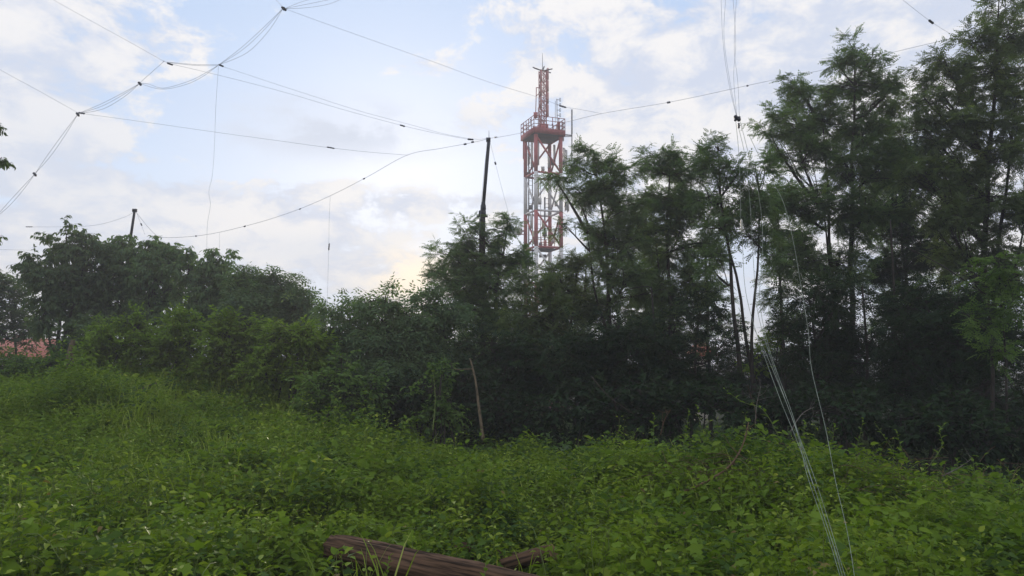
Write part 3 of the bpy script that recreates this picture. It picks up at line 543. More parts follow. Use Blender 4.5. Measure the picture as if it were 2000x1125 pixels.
shoot('vine_shoot', 'upright leafy shoot at the right end of the mound', 'shoot', [(1815, 910, 11), (1840, 870, 11), (1835, 840, 11), (1850, 825, 11)], T_OVATE, 'vine', 14, .10, group=GW)
shoot('vine_shoot', 'leaning leafy shoot in the middle of the mound crest', 'shoot', [(1745, 880, 11.5), (1725, 850, 11.5), (1708, 825, 11.5)], T_OVATE, 'vine', 9, .09, group=GW)
shoot('vine_shoot', 'lone straight shoot with a leafy tip at the far right', 'shoot', [(1954, 1000, 9.5), (1953, 950, 9.5), (1955, 900, 9.5)], T_HEART, 'vine', 6, .11, group=GW)
shoot('vine_shoot', 'short shoot with pale tips at the left start of the mound', 'shoot', [(1235, 880, 12), (1238, 850, 12), (1250, 835, 12)], T_OVATE, 'vine', 9, .09, group=GW)
shoot('weed', 'thin weed with pale buds right of the sawn log end', 'weed', [(1160, 1130, 6.6), (1156, 1080, 6.6), (1155, 1035, 6.6)], T_OVATE, 'grass', 5, .06, .005, 'weeds by the logs')
shoot('weed', 'leaning weed second to the right of the sawn log end', 'weed', [(1168, 1110, 6.8), (1180, 1060, 6.8), (1196, 1020, 6.8)], T_OVATE, 'grass', 5, .05, .004, 'weeds by the logs')
shoot('weed', 'leafy weed with pale tip in front of the big log', 'weed', [(945, 1150, 6.1), (948, 1110, 6.1), (951, 1080, 6.1)], T_OVATE, 'vine', 7, .10, .005, 'weeds by the logs')
shoot('weed', 'spindly weed in front of the left part of the big log', 'weed', [(755, 1140, 6.4), (757, 1110, 6.4), (762, 1085, 6.4)], T_OVATE, 'vine', 9, .08, .004, 'weeds by the logs')
shoot('weed', 'drooping vine shoot hanging over the left end of the big log', 'weed', [(640, 1130, 6.9), (660, 1075, 6.9), (680, 1080, 6.9), (690, 1110, 6.8)], T_HEART, 'vine', 8, .10, .004, 'weeds by the logs')
shoot('vine_shoot', 'thin bright vine hanging from the small hazy tree', 'shoot', [(845, 840, 16.3), (850, 780, 16.5), (846, 725, 16.8)], T_OVATE, 'vine', 6, .10, .012, None)
def bare(name, label, cat, pts, r, m, side=3, group=None, seed=0, rl=.35):
    rg = np.random.default_rng(seed); P = smooth_path(np.array([at(*p) for p in pts]), 5); mb = MB().tubes(P, np.linspace(r, r * .4, len(P))[None], 6, cap=True)
    L = np.linalg.norm(P[-1] - P[0])
    for i in range(side):
        q = P[rg.integers(len(P) // 3, len(P))]; e = q + rg.normal(size=3) * L * .18 + (0, 0, L * .14); mid = (q + e) / 2 + rg.normal(size=3) * L * .04
        mb.tubes(smooth_path([q, mid, e], 3), np.linspace(r * rl, r * .12, 7)[None], 4)
    o = mb.build(name, M[m], None, P[0]); return tag(o, label, cat, group)
crest = [(1190, 862, 12.6), (1275, 848, 12.2), (1335, 842, 12), (1375, 835, 11.8), (1560, 862, 11.6), (1615, 868, 11.4), (1668, 862, 11.4), (1772, 880, 11.2), (1880, 925, 10.6), (1915, 940, 10.4), (1985, 955, 10)]
where = ['on the low left slope of the mound', 'on the left shoulder of the mound', 'right of the reddish bare twig', 'above the brown bramble tangle', 'between the two rope strands on the crest', 'just right of the ropes on the crest', 'on the crest left of the leaning shoot', 'on the crest right of the leaning shoot', 'over the grey dead twig', 'left of the lone straight shoot', 'at the very right edge of the mound']
for i, (px, py, D) in enumerate(crest):
    dx_ = RNG.uniform(-22, 22); hh = RNG.uniform(40, 75)
    shoot('vine_shoot', 'small leafy vine shoot ' + where[i], 'shoot', [(px, py + 30, D), (px + dx_ * .4, py + 8, D), (px + dx_, py - hh * .6, D)], T_OVATE, 'vine', 13, .12, group=GW)
GB = 'bare dead twigs'
bare('dead_branch', 'long curved dead branch lying on the bramble mound', 'branch', [(1325, 965, 9.6), (1380, 940, 9.8), (1425, 910, 10), (1450, 870, 10.2), (1462, 825, 10.4)], .016, 'straw', 4, GB, 1)
bare('dead_branch', 'grey forked twig beside the ropes above the mound', 'branch', [(1540, 850, 12), (1565, 810, 12), (1590, 795, 12)], .009, 'grey_twig', 4, GB, 2)
bare('dead_branch', 'reddish bare twig rising at the left of the mound', 'branch', [(1290, 850, 12.5), (1298, 820, 12.5), (1310, 800, 12.5)], .008, 'straw', 5, GB, 3)
bare('dead_branch', 'thin pale dead bough arching through the dark wood', 'branch', [(1155, 735, 16), (1190, 775, 15.5), (1240, 810, 15)], .009, 'twig', 2, GB, 4)
bare('dead_branch', 'grey dead twig at the right end of the mound', 'branch', [(1840, 930, 10.5), (1870, 915, 10.5), (1900, 895, 10.5)], .008, 'grey_twig', 4, GB, 5)
bare('dead_branch', 'grey upright twig above the crest behind the arching shoot', 'branch', [(1475, 830, 12), (1478, 790, 12), (1486, 755, 12)], .008, 'grey_twig', 5, GB, 6)
bare('dead_branch', 'dark dead branch sticking out of the left bank', 'branch', [(225, 780, 18), (268, 762, 18.2), (305, 748, 18.5)], .035, 'twig', 1, GB, 7)
bare('leaning_trunk', 'pale bare leaning trunk at the edge of the dark wood', 'trunk', [(944, 860, 15.8), (936, 800, 16), (928, 740, 16.2), (918, 700, 16.4)], .042, 'bark_pale', 1, None, 8)
bare('broken_stump', 'thick broken trunk stub left of the bank shrubs', 'stump', [(136, 730, 23), (138, 690, 23), (143, 664, 23)], .14, 'bark_pale', 0, None, 9)
for i, (px, pt, pd, D, lab) in enumerate([(1205, 780, 870, 17, 'slim bare trunk standing in the dark under the forked locust'), (1255, 760, 860, 17.5, 'slim mossy trunk left of the reddish twig'), (1278, 560, 860, 20.5, 'straight dark trunk in the wood left of the bare forking trunk'),
                                         (1530, 600, 840, 20.5, 'dark trunk just right of the ropes'), (1690, 560, 860, 18.5, 'dark trunk under the tallest crown'), (1745, 430, 860, 20, 'dark long trunk between the two great crowns'), (1935, 560, 900, 16, 'dark trunk close to the right edge')]):
    bare('bare_trunk', lab, 'trunk', [(px, pd, D), (px + 4, (pt + pd) / 2, D), (px - 6, pt, D)], .05, 'bark', 2, 'bare trunks in the wood', 20 + i)
# ---------------------------------------------------------------- bramble tangle of dry stems on the mound
br = MB()
for (cx, cy, cd_, n, s) in ((1385, 880, 10.6, 90, .45), (1440, 900, 10.2, 60, .5), (1760, 900, 10.4, 60, .6), (90, 1040, 7.4, 40, .25)):
    c = at(cx, cy, cd_); c[2] = hgt(c[0], c[1]) + vegh(c[0], c[1]) * .9
    a = c + rnd(n) * s * np.array([1, .6, .28]); e = a + rnd(n) * s * .7 * np.array([1, 1, .45]); md = (a + e) / 2 + np.array([0, 0, .09]) + rnd(n) * .06
    t = np.linspace(0, 1, 6)[None, :, None]; br.tubes((1 - t) ** 2 * a[:, None] + 2 * t * (1 - t) * md[:, None] + t * t * e[:, None], np.full((n, 6), .0035), 3)
tag(br.build('dry_bramble_stems', M['straw']), 'tangle of dry reddish brown stems on the bramble mound', 'brambles', kind='stuff')
# ---------------------------------------------------------------- logs
def log(name, label, a, b, r, mats, seed, sawn=True):
    rg = np.random.default_rng(seed); n, k = 26, 28; t = np.linspace(0, 1, n)[:, None]; P = a + (b - a) * t
    ax = (b - a) / np.linalg.norm(b - a); u = np.cross(ax, [0, 0, 1.]); u /= np.linalg.norm(u); wv = np.cross(u, ax)
    th = np.arange(k) * 2 * math.pi / k; groove = rg.normal(size=k) * .06; rr = r * (1 + groove[None] + .04 * np.sin(th[None] * 3 + t * 5) + rg.normal(size=(n, k)) * .018)
    ck = 7 + (3 * t[:, 0]).astype(int); 
    for i in range(n): rr[i, ck[i] % k] *= .70; rr[i, (ck[i] + 1) % k] *= .90; rr[i, (ck[i] + 12) % k] *= .82
    if seed == 1: rr[0] *= RNG.uniform(.7, 1.02, k); rr[1] *= .97
    V = P[:, None] + rr[..., None] * (np.cos(th)[None, :, None] * u + np.sin(th)[None, :, None] * wv)
    i = np.arange(n * k).reshape(n, k); nx = np.roll(i, -1, 1); q = np.stack([i[:-1], nx[:-1], nx[1:], i[1:]], -1).reshape(-1, 4)
    LN = np.linalg.norm(b - a); V = np.stack([(V - a) @ u, (V - a) @ ax, (V - a) @ wv], -1)
    root = empty(name, a, label, 'log', 'old logs lying in the undergrowth')
    root.rotation_euler = Matrix(((u[0], ax[0], wv[0]), (u[1], ax[1], wv[1]), (u[2], ax[2], wv[2]))).to_euler(); ax = np.array([0, 1., 0])
    o = MB().add(V, q.ravel(), np.full(len(q), 4)); ob = o.build('bark', mats[0], root, None, True)
    for (j, sg, nm) in ((0, -1, 'cut_end'), (n - 1, 1, 'cut_end')):
        e = V[j] + ax * sg * .003; c = e.mean(0) + ax * sg * .01; lp = []
        for s_ in range(k): lp += ([s_, (s_ + 1) % k, k] if sg > 0 else [(s_ + 1) % k, s_, k])
        MB().add(np.vstack([e, c]), lp, [3] * k).build(nm, mats[1], root)
    return root
log('log', 'big cracked brown log lying across the bottom of the picture', LOG[0], LOG[1], .145, (M['logwood'], M['sawn']), 1)
log('log', 'short thin log with pale sawn end right of the big log', at(985, 1105, 7.9), at(1080, 1078, 7.55), .075, (M['logwood'], M['sawn']), 2)
log('log', 'weathered half buried log behind the big one', at(870, 1070, 8.5), at(1010, 1092, 8.2), .07, (M['logwood'], M['sawn']), 3)
# ---------------------------------------------------------------- red roofed houses
def house(label, px0, px1, pyr, pye, D, ridge, dep):
    a = at(px0, pye, D); b = at(px1, pye, D); zr = at(px0, pyr, D + dep / 2)[2]; ze = a[2]; cx = (a[0] + b[0]) / 2; hw = (b[0] - a[0]) / 2; gz = float(hgt(cx, D)) - .3
    root = empty('house', (cx, D + dep / 2, gz), label, 'house', 'red roofed houses'); Z = ze - gz; H = zr - gz; hd = dep / 2; r = hw * ridge
    MB().box((0, 0, Z / 2 - .02), (hw - .4, hd - .4, Z / 2 - .02)).build('wall', M['wall'], root)
    V = [(-hw, -hd, Z), (hw, -hd, Z), (hw, hd, Z), (-hw, hd, Z), (-r, 0, H), (r, 0, H)]; V += [(x, y, z - .15) for x, y, z in V[:4]]
    rf = MB().add(V, [0, 1, 5, 4, 1, 2, 5, 2, 3, 4, 5, 3, 0, 4, 0, 6, 7, 1, 1, 7, 8, 2, 2, 8, 9, 3, 3, 9, 6, 0, 6, 9, 8, 7], [4, 3, 4, 3, 4, 4, 4, 4, 4]).build('roof', M['tiles'], root)
    MB().tubes(np.array([[(-r, 0, H + .03), (r, 0, H + .03)]]), .1, 6, cap=True).build('ridge_cap', M['tiles'], rf)
    MB().box((-hw * .1, .4, H + .1), (.35, .3, .35)).build('chimney', M['redd'], rf)
    for i in range(4):
        x = -hw * .7 + i * hw * .47; f = MB().box((x, -hd + .39, Z * .55), (.55, .04, .6)).build('window', M['white'], root)
        MB().box((x, -hd + .34, Z * .55), (.45, .02, .5)).build('pane', M['glassy'], f)
    return root
house('long red tiled house roof showing at the left edge under the trees', -160, 100, 664, 697, 62, .62, 9)
house('small red gabled roof glimpsed through the wood left of the bare forking trunk', 1374, 1402, 662, 692, 55, .15, 6)
# ---------------------------------------------------------------- tower
Dt = 75.0; PHI = R(21.5); S2 = 1.32
ct = at(1061, 500, Dt); gz = float(hgt(ct[0], Dt)) - .2
tower = empty('lattice_tower', (ct[0], Dt, gz), 'tall red and white lattice telecom tower with platform and antennas', 'tower', rz=PHI)
def Z(py, D=73.3): return at(1060, py, D)[2] - gz
rings = [Z(262), Z(335), Z(410), Z(481), Z(552), Z(623)]; st = rings[-2] - rings[-1]
while rings[-1] > st: rings.append(rings[-1] - st)
rings[-1] = 0.0
cor = [(-S2, -S2), (S2, -S2), (S2, S2), (-S2, S2)]
band = lambda i: 0 if i % 2 == 0 else 1
TM = [M['red'], M['white']]
for (x, y) in cor:
    mb = MB()
    for i in range(len(rings) - 1): mb.bar((x, y, rings[i + 1]), (x, y, rings[i]), .20, 8, band(i))
    mb.build('leg', TM, tower)
for i in range(1, len(rings) - 1):
    mb = MB()
    for j in range(4): a, b = cor[j], cor[(j + 1) % 4]; mb.bar((*a, rings[i]), (*b, rings[i]), .105, 6)
    mb.build('ring_beam', M['white'] if i == 2 else M['red'], tower)
for i in range(len(rings) - 1):
    for j in range(4):
        a, b = cor[j], cor[(j + 1) % 4]
        if j in (1, 3): a, b = b, a
        if j in (0, 2): p, q = a, b
        else: p, q = (b, a)
        MB().bar((*p, rings[i] - .1), (*q, rings[i + 1] + .1), .095, 6).build('brace', TM[band(i)], tower)
PZ = Z(258)
pf = MB().box((0, 0, PZ + .28), (S2 + .3, S2 + .3, .04)); pl = pf.build('platform', M['deck'], tower)
mb = MB()
for s_ in (-1, 1):
    mb.box((0, s_ * (S2 + .33), PZ + .12), (S2 + .36, .05, .26)); mb.box((s_ * (S2 + .33), 0, PZ + .12), (.05, S2 + .27, .26))
for k in range(5):
    mb.box((-S2 + k * S2 / 2, 0, PZ + .10), (.04, S2 + .26, .12))
mb.build('edge_beam', M['redd'], pl)
# tapered hopper below the deck
MB().box((0, 0, PZ - .05), (S2 + .25, S2 + .25, .05)).build('deck_underside', M['deck'], pl)
# railing
mb = MB(); e = S2 + .33; RZ = PZ + .3
pts = [(-e, -e), (e, -e), (e, e), (-e, e)]
for j in range(4):
    a, b = np.array(pts[j]), np.array(pts[(j + 1) % 4])
    for hh in (.45, .85, 1.25): mb.bar((*a, RZ + hh), (*b, RZ + hh), .035, 5)
    for k in range(5): p = a + (b - a) * k / 5; mb.bar((*p, RZ - .1), (*p, RZ + 1.27), .04, 5)
mb.build('railing', M['redd'], tower)
# upper lattice mast
MT = Z(126); M0 = RZ; hw = .27
mb = MB().box((0, 0, M0 + .45), (.42, .42, .5)); mb.build('mast_base', M['red'], tower)
mb = MB()
for (x, y) in ((-hw, -hw), (hw, -hw), (hw, hw), (-hw, hw)): mb.bar((x, y, M0 + .6), (x, y, MT), .055, 5)
nz = 11
for i in range(nz):
    z0 = M0 + .8 + (MT - M0 - .9) * i / nz; z1 = M0 + .8 + (MT - M0 - .9) * (i + 1) / nz; c4 = [(-hw, -hw), (hw, -hw), (hw, hw), (-hw, hw)]
    for j in range(4):
        a, b = c4[j], c4[(j + 1) % 4]; mb.bar((*a, z1), (*b, z1), .035, 4); mb.bar((*(a if (i + j) % 2 else b), z0), (*(b if (i + j) % 2 else a), z1), .032, 4)
mb.build('lattice_mast', M['red'], tower)
mb = MB()
for az in (15, 75, 135, 195, 255, 315): a = R(az); mb.bar((0, 0, MT), (math.cos(a) * 1.05, math.sin(a) * 1.05, MT + (.55 if az in (135, 75) else .05)), .06, 5)
mb.build('dipole_star', M['deck'], tower)
MB().bar((0, 0, MT), (0, 0, Z(91)), .035, 5, r2=.018).build('lightning_rod', M['deck'], tower)
# panels up the right side of the mast
def loc(px, py, off=0.0):
    """tower-local point on the depth of the tower centre for a pixel"""
    p = at(px, py, Dt + off) - np.array([ct[0], Dt, gz]); c, s = math.cos(-PHI), math.sin(-PHI)
    return np.array([p[0] * c - p[1] * s, p[0] * s + p[1] * c, p[2]])
def panel(px, y0, y1, wpx, m='panel', off=0.0, nm='panel_antenna', dep=.10, rail=True):
    a, b = loc(px, y0, off), loc(px, y1, off); h = (a[2] - b[2]) / 2; c = (a + b) / 2; wd = wpx / F_PX * Dt / 2
    mb = MB().box(c, (wd, dep, h * .98), rz=-PHI); mb.box(c + np.array([0, 0, h]), (wd * .8, dep * .8, .04), rz=-PHI); mb.box(c - np.array([0, 0, h]), (wd * .8, dep * .8, .04), rz=-PHI)
    o = mb.build(nm, M[m], tower)
    if rail:
        q = c + np.array([0, dep + .12, 0]); r_ = MB().bar(q - (0, 0, h * 1.15), q + (0, 0, h * 1.15), .04, 5); r_.bar(q - (0, 0, h * .6), c - (0, 0, h * .6), .035, 4); r_.bar(q + (0, 0, h * .6), c + (0, 0, h * .6), .035, 4); r_.build('mount_pole', M['steel'], o)
    return o
for (a, b) in ((134, 155), (158, 178), (181, 202), (205, 227)): panel(1070, a, b, 3.5, 'pink', -.1, 'mast_panel')
for args in ((1039, 279, 325, 4.5, 'panel', -.9), (1051, 277, 322, 4.5, 'panel', -1.2), (1099.5, 239, 275, 4, 'panel', .2), (1102, 290, 325, 4, 'panel', .2), (1106.5, 294, 330, 3.5, 'panel', .6), (1097, 300, 338, 4, 'panel', -.6),
             (1048, 352, 383, 9.5, 'beige', -1.6), (1105.5, 382, 410, 3.5, 'panel', .3), (1101, 345, 372, 3.5, 'panel', .1), (1061, 430, 446, 6, 'beige', -.4), (1064.5, 470, 483, 6, 'pink', -.2)): panel(*args)
def boxat(px, py, w_, h_, m, off, nm='equipment_box'):
    MB().box(loc(px, py, off), (w_ / F_PX * Dt / 2, .2, h_ / F_PX * Dt / 2), rz=-PHI).build(nm, M[m], tower)
for a in ((1046, 225, 8, 10, 'red', -.3), (1053, 393, 9, 12, 'panel', -1.2), (1044, 388, 5, 8, 'steel', -1.3), (1064, 458, 8, 7, 'steel', -.2), (1050, 318, 5, 8, 'deck', -1.0), (1100, 318, 5, 7, 'deck', .1), (1080, 318, 7, 9, 'deck', .2), (1104, 400, 4, 8, 'steel', .4), (1091, 248, 6, 20, 'redd', .3), (1060, 500, 14, 5, 'deck', 0)): boxat(*a)
for (a, b) in ((138, 160), (164, 186), (190, 212)): panel(1057, a, b, 3.2, 'pink', -.3, 'mast_panel')
for args in ((1033, 288, 320, 4, 'panel', .9), (1083, 284, 318, 4, 'panel', .8), (1072, 300, 326, 4, 'panel', .9), (1038, 420, 446, 4, 'panel', -.8), (1092, 425, 455, 4, 'panel', -.3), (1110, 386, 412, 3, 'panel', .5), (1042, 452, 476, 5, 'beige', -1.0)): panel(*args)
for a in ((1060, 330, 7, 8, 'panel', .3), (1072, 345, 6, 8, 'steel', .2), (1086, 398, 6, 9, 'panel', .2), (1036, 405, 6, 8, 'steel', .4), (1080, 470, 7, 9, 'panel', .3), (1056, 478, 6, 7, 'steel', -.4), (1034, 340, 5, 9, 'deck', .5)): boxat(*a)
# pole and arms beside the mast
mb = MB(); mb.bar(loc(1047.5, 171, -.2), loc(1046, 232, -.2), .045, 5); mb.bar(loc(1047.5, 171, -.2), loc(1056, 172, 0), .04, 5); mb.bar(loc(1047.5, 187, -.2), loc(1056, 180, 0), .04, 5); mb.bar(loc(1051, 210, -.2), loc(1051, 245, -.2), .03, 5); mb.build('side_pole', M['redd'], tower)
MB().bar(loc(1022, 247, .8), loc(1022, 310, .8), .055, 5).build('whip_antenna', M['redd'], tower)
mb = MB().bar(loc(1087.5, 193, .5), loc(1088.5, 252, .5), .04, 5).bar(loc(1084.5, 197, .5), loc(1084.5, 240, .5), .025, 5)
for y_ in (195, 205, 215, 225):
    mb.bar(loc(1087, y_, .5), loc(1093, y_, .5), .03, 4)
    q = [loc(1093, y_ - 3, .5), loc(1095, y_ - 3, .5), loc(1095, y_ + 3, .5), loc(1093, y_ + 3, .5)]
    for j in range(4): mb.bar(q[j], q[(j + 1) % 4], .025, 4)
mb.build('dipole_array', M['steel'], tower)
mb = MB().bar(loc(1117, 214, .4), loc(1117, 262, .4), .07, 6).bar(loc(1117, 262, .4), loc(1117, 316, .4), .055, 6).bar(loc(1098, 263, .4), loc(1117, 264.5, .4), .07, 5).bar(loc(1098, 267, .4), loc(1117, 266.5, .4), .04, 5)
mb.build('whip_antenna', M['steel'], tower)
for (px, a, b) in ((1036.7, 233, 245), (1091.5, 231, 240), (1079, 242, 255)): MB().bar(loc(px, a, 0), loc(px, b, 0), .035, 5).bar(loc(px, a, 0), loc(px, a + 2, 0), .08, 6).build('beacon_lamp', M['deck'], tower)
# drum dish
mb = MB(); c = loc(1011, 451, -.5); ax = np.array([math.cos(R(200)), math.sin(R(200)), 0]); mb.tubes(np.array([[c - ax * .28, c + ax * .2, c + ax * .28]]), np.array([[.42, .42, .3]]), 16, cap=True)
ds = mb.build('drum_dish', M['panel'], tower); MB().bar(c - ax * .2, loc(1027, 451, 1.0), .09, 6).bar(c - ax * .2 + (0, 0, -.35), loc(1027, 457, 1.0), .05, 6).build('dish_arm', M['red'], ds)
# ladders
def ladder(px, y0, y1, off, wd=.22):
    a, b = loc(px, y0, off), loc(px, y1, off); mb = MB(); x = np.array([wd, 0, 0]); mb.bar(a - x, b - x, .03, 4).bar(a + x, b + x, .03, 4); n = int((a[2] - b[2]) / .45)
    for i in range(n): z = np.array([a[0], a[1], a[2] - i * .45]); mb.bar(z - x, z + x, .02, 4)
    mb.build('ladder', M['steel'], tower)
ladder(1036, 275, 560, .2); ladder(1052, 350, 480, .5); 
mb = MB()
for q in (1033, 1040): mb.bar(loc(q, 275, .3), loc(q, 600, .3), .05, 4)
mb.build('cable_run', M['deck'], tower)
mb = MB().bar(loc(1064, 385, 0), loc(1064, 482, 0), .08, 6)
for y_ in (388, 398, 405, 418): mb.bar(loc(1064, y_, 0), loc(1073, y_, 0), .025, 4)
mb.build('inner_pole', M['steel'], tower)
mb = MB(); zp = Z(486, 75); mb.box((.1, -.2, zp), (.7, .7, .05))
for (x, y) in ((-.6, -.9), (.8, -.9), (.8, .5), (-.6, .5)): mb.bar((x, y, zp), (x, y, zp + 1.0), .03, 4)
for (a, b) in (((-.6, -.9), (.8, -.9)), ((.8, -.9), (.8, .5)), ((.8, .5), (-.6, .5)), ((-.6, .5), (-.6, -.9))):
    for hh in (.5, 1.0): mb.bar((*a, zp + hh), (*b, zp + hh), .03, 4)
mb.build('inner_platform', M['red'], tower)
MB().box((.1, .1, Z(486, 75) - .12), (.95, .95, .05)).build('lower_deck', M['deck'], tower)
# ---------------------------------------------------------------- masts
def mast(label, pts, radii, Dg, mats, tip=None):
    P = [at(*p) for p in pts]; b = P[-1].copy(); b[2] = float(hgt(b[0], Dg)) - .2; b[1] = Dg; P.append(b)
    root = empty('mast', b, label, 'mast', 'dark masts carrying the antenna wires'); P = [p - b for p in P]
    return root, P, b
root, P, b = mast('tall dark two part mast rising from the locust left of the tower', [(955, 270, 24.2), (944, 402, 24.2), (942, 430, 24.2)], None, 24.2, None)
MB().bar(P[1], P[0], .055, 8, r2=.055).build('upper_tube', M['pole'], root)
j = MB().bar(P[2] - (0, 0, .1), P[1] + (0, 0, .02), .085, 8); j.bar(P[2] + (0, 0, .12), P[2] + (0, 0, .3), .115, 8); j.bar(P[1] - (0, 0, .12), P[1] + (0, 0, .12), .09, 8, r2=.06); j.bar(P[2] + (-.17, 0, .12), P[2] + (.17, 0, .12), .035, 5); j.build('clamp_joint', M['pole'], root)
MB().bar(P[3], P[2] + (0, 0, .05), .13, 10, r2=.10).build('lower_post', M['pole_wood'], root)
MB().bar(P[0] + (0, 0, -.1), P[0] + (0, 0, .25), .012, 5, r2=.006).build('spike', M['pole'], root); MB().box(P[0] + (-.02, 0, -.05), (.07, .05, .06)).build('pulley', M['pole'], root)
PM = P[0] + b
root, P, b = mast('short tilted dark mast top poking out above the left trees', [(263, 411, 30.5), (255, 465, 30.5)], None, 30.5, None)
MB().bar(P[1], P[0], .055, 8, r2=.05).build('upper_tube', M['pole'], root); MB().bar(P[2], P[1], .09, 8, r2=.06).build('lower_post', M['pole_wood'], root)
MB().box(P[0] + (0, 0, 0), (.08, .05, .06)).build('pulley', M['pole'], root)
# ---------------------------------------------------------------- wires
def wire(name, label, cat, strands, th=1.25, mt='wire', ins=(), group='antenna wires across the sky', k=7, insm='insul', seg='wire'):
    """strands: lists of (px,py,D); ins: (strand, i0 point a, point b, width px)"""
    o0 = at(*strands[0][0]); root = empty(name, o0, label, cat, group)
    for st_ in strands:
        if mt == 'rope': st_ = [(a_, b_, c_ if b_ < 700 else min(c_, 7.3 - 2.3 * (b_ - 700) / 440)) for a_, b_, c_ in st_]
        P = smooth_path(np.array([at(*p) for p in st_]), k); r = np.array([p[1] for p in P]) * th * (.72 if mt == 'rope' else .56) / F_PX / 2
        MB().tubes(P, r[None], 5, cap=True).build(seg, M[mt], root, o0)
    for (a, b_, wd) in ins:
        A, B = at(*a), at(*b_); r = A[1] * wd / F_PX / 2; t = np.linspace(0, 1, 7)[:, None]
        MB().tubes(A + (B - A) * t, (r * np.array([.4, 1, .8, 1, .8, 1, .4]))[None], 7, cap=True).build('insulator', M[insm], root, o0)
    for c in root.children: c.location = (0, 0, 0)
    return root
D0 = 30.5
wire('antenna_wire', 'long sagging wire from the left trees up to the tall mast', 'wire', [[(263, 411, 30.5), (300, 455, 30), (325, 464, 30), (405, 458, 29), (500, 436, 28), (580, 410, 27), (650, 380, 26.5), (720, 344, 26), (795, 303, 25), (860, 290, 24.3), (920, 279, 23.6), (954, 271, 23.2)]], 1.3,
     ins=[((911, 281, 23.7), (906, 282, 23.8), 4), ((921, 278, 23.6), (925, 277, 23.5), 4), ((476, 443, 28.2), (480, 441, 28.2), 3.2), ((709, 350, 26), (713, 348, 26), 3.2), ((584, 409, 27), (588, 407, 27), 2.6), ((381, 461, 29), (385, 461, 29), 2.6)])
wire('antenna_wire', 'short wire linking the tall mast top to the tower platform', 'wire', [[(956, 270, 23.2), (985, 266, 40), (1022, 259, 73.8)]], 1.3, ins=[((966, 268.5, 28), (971, 268, 30), 3.4)])
wire('antenna_wire', 'long wire rising from the tower to the treetops at the right', 'wire', [[(1100, 240, 75), (1175, 222, 58), (1305, 200, 40), (1460, 167, 31), (1530, 152, 28), (1610, 136, 26), (1720, 108, 23.5), (1880, 70, 21)]], 1.35,
     ins=[((1303, 200.5, 40), (1309, 199.5, 39.7), 4.5), ((1458, 168, 31), (1462, 167, 31), 3.6), ((1527, 153, 28), (1531, 152, 28), 3.2)])
wire('stay_wire', 'steep wire at the upper right carrying one fat insulator', 'wire', [[(1760, -3, 17), (1818, 42, 19), (1868, 73, 21.2)]], 1.0, ins=[((1814, 39, 18.9), (1823, 46, 19.1), 5.5)])
wire('stay_wire', 'pale wire from the top left corner to the bent cage wire', 'wire', [[(60, -28, 20), (105, 0, 21), (180, 42, 23), (260, 86, 25.5), (322, 121, 28)]], .9)
wire('antenna_wire', 'lower of two nearly parallel wires running down to the tall mast', 'wire', [[(335, 125, 28), (440, 150, 27), (555, 180, 26), (670, 214, 25), (785, 245, 24.3), (860, 262, 23.8), (920, 273, 23.5)]], .95, ins=[((326, 123, 28), (338, 127, 28), 4), ((781, 244, 24.3), (791, 247, 24.2), 3.6), ((913, 272, 23.5), (925, 272.5, 23.5), 4)])
wire('antenna_wire', 'upper of two nearly parallel wires running down to the tall mast', 'wire', [[(430, 128, 26), (520, 158, 25.5), (600, 184, 25), (700, 216, 24.5), (800, 243, 24), (870, 262, 23.7), (930, 272, 23.4), (953, 269, 23.2)]], .9, ins=[((427, 126, 26), (437, 130, 26), 4)])
wire('stay_wire', 'thin wire from the left edge to the lowest cage joint', 'wire', [[(-40, 108, 24), (0, 136, 26), (75, 177, 28), (150, 219, 31)]], .9)
wire('antenna_wire', 'almost level thin wire from the lowest cage joint to the sagging wire', 'wire', [[(155, 221, 31), (280, 238, 29.5), (420, 258, 28), (530, 273, 27), (640, 288, 26), (720, 297, 25.5), (797, 303, 25)]], .95, ins=[((153, 220, 31), (166, 222, 31), 4), ((638, 287, 26), (654, 290, 26), 3)])
wire('stay_wire', 'wire crossing behind the tower mast from the topmost cage joint', 'wire', [[(535, -5, 20), (553, 14, 22), (570, 22, 22.5), (700, 69, 28), (850, 122, 38), (960, 162, 50), (1045, 188, 62), (1100, 208, 68), (1135, 214, 62), (1175, 222, 58)]], 1.05, ins=[((1092, 206, 67.5), (1106, 210, 68), 4)])
# cage antenna: several strands between spreaders
def cage(label, a, b, offs, group='cage antenna sections'):
    (x0, y0, d0), (x1, y1, d1) = a, b; st_ = []
    for (ox, oy) in offs: st_.append([(x0, y0, d0), (x0 + (x1 - x0) * .3 + ox * .8, y0 + (y1 - y0) * .3 + oy * .8, d0 + (d1 - d0) * .3), (x0 + (x1 - x0) * .65 + ox, y0 + (y1 - y0) * .65 + oy, d0 + (d1 - d0) * .65), (x1, y1, d1)])
    return wire('cage_antenna', label, 'antenna', st_, 1.15, group=group, ins=[((x0 - 3, y0 - 3, d0), (x0 + 3, y0 + 4, d0), 5.5)])
cage('cage wire section leaving the top edge of the picture', (556, 17, 22), (680, -8, 20), [(-6, -7), (0, 0), (6, 7)])
cage('steep cage wire section between the topmost and second joint', (553, 16, 22), (427, 127, 26), [(0, 5), (4, 8), (11, 15)])
wire('cage_antenna', 'drooping loop of cage wire left of the second joint', 'antenna', [[(427, 127, 26), (395, 150, 26.6), (360, 166, 27.3), (315, 174, 28), (273, 163, 29)], [(427, 127, 26), (400, 143, 26.6), (370, 158, 27.3), (320, 172, 28), (290, 164, 28.6), (273, 163, 29)]], 1.1, group='cage antenna sections')
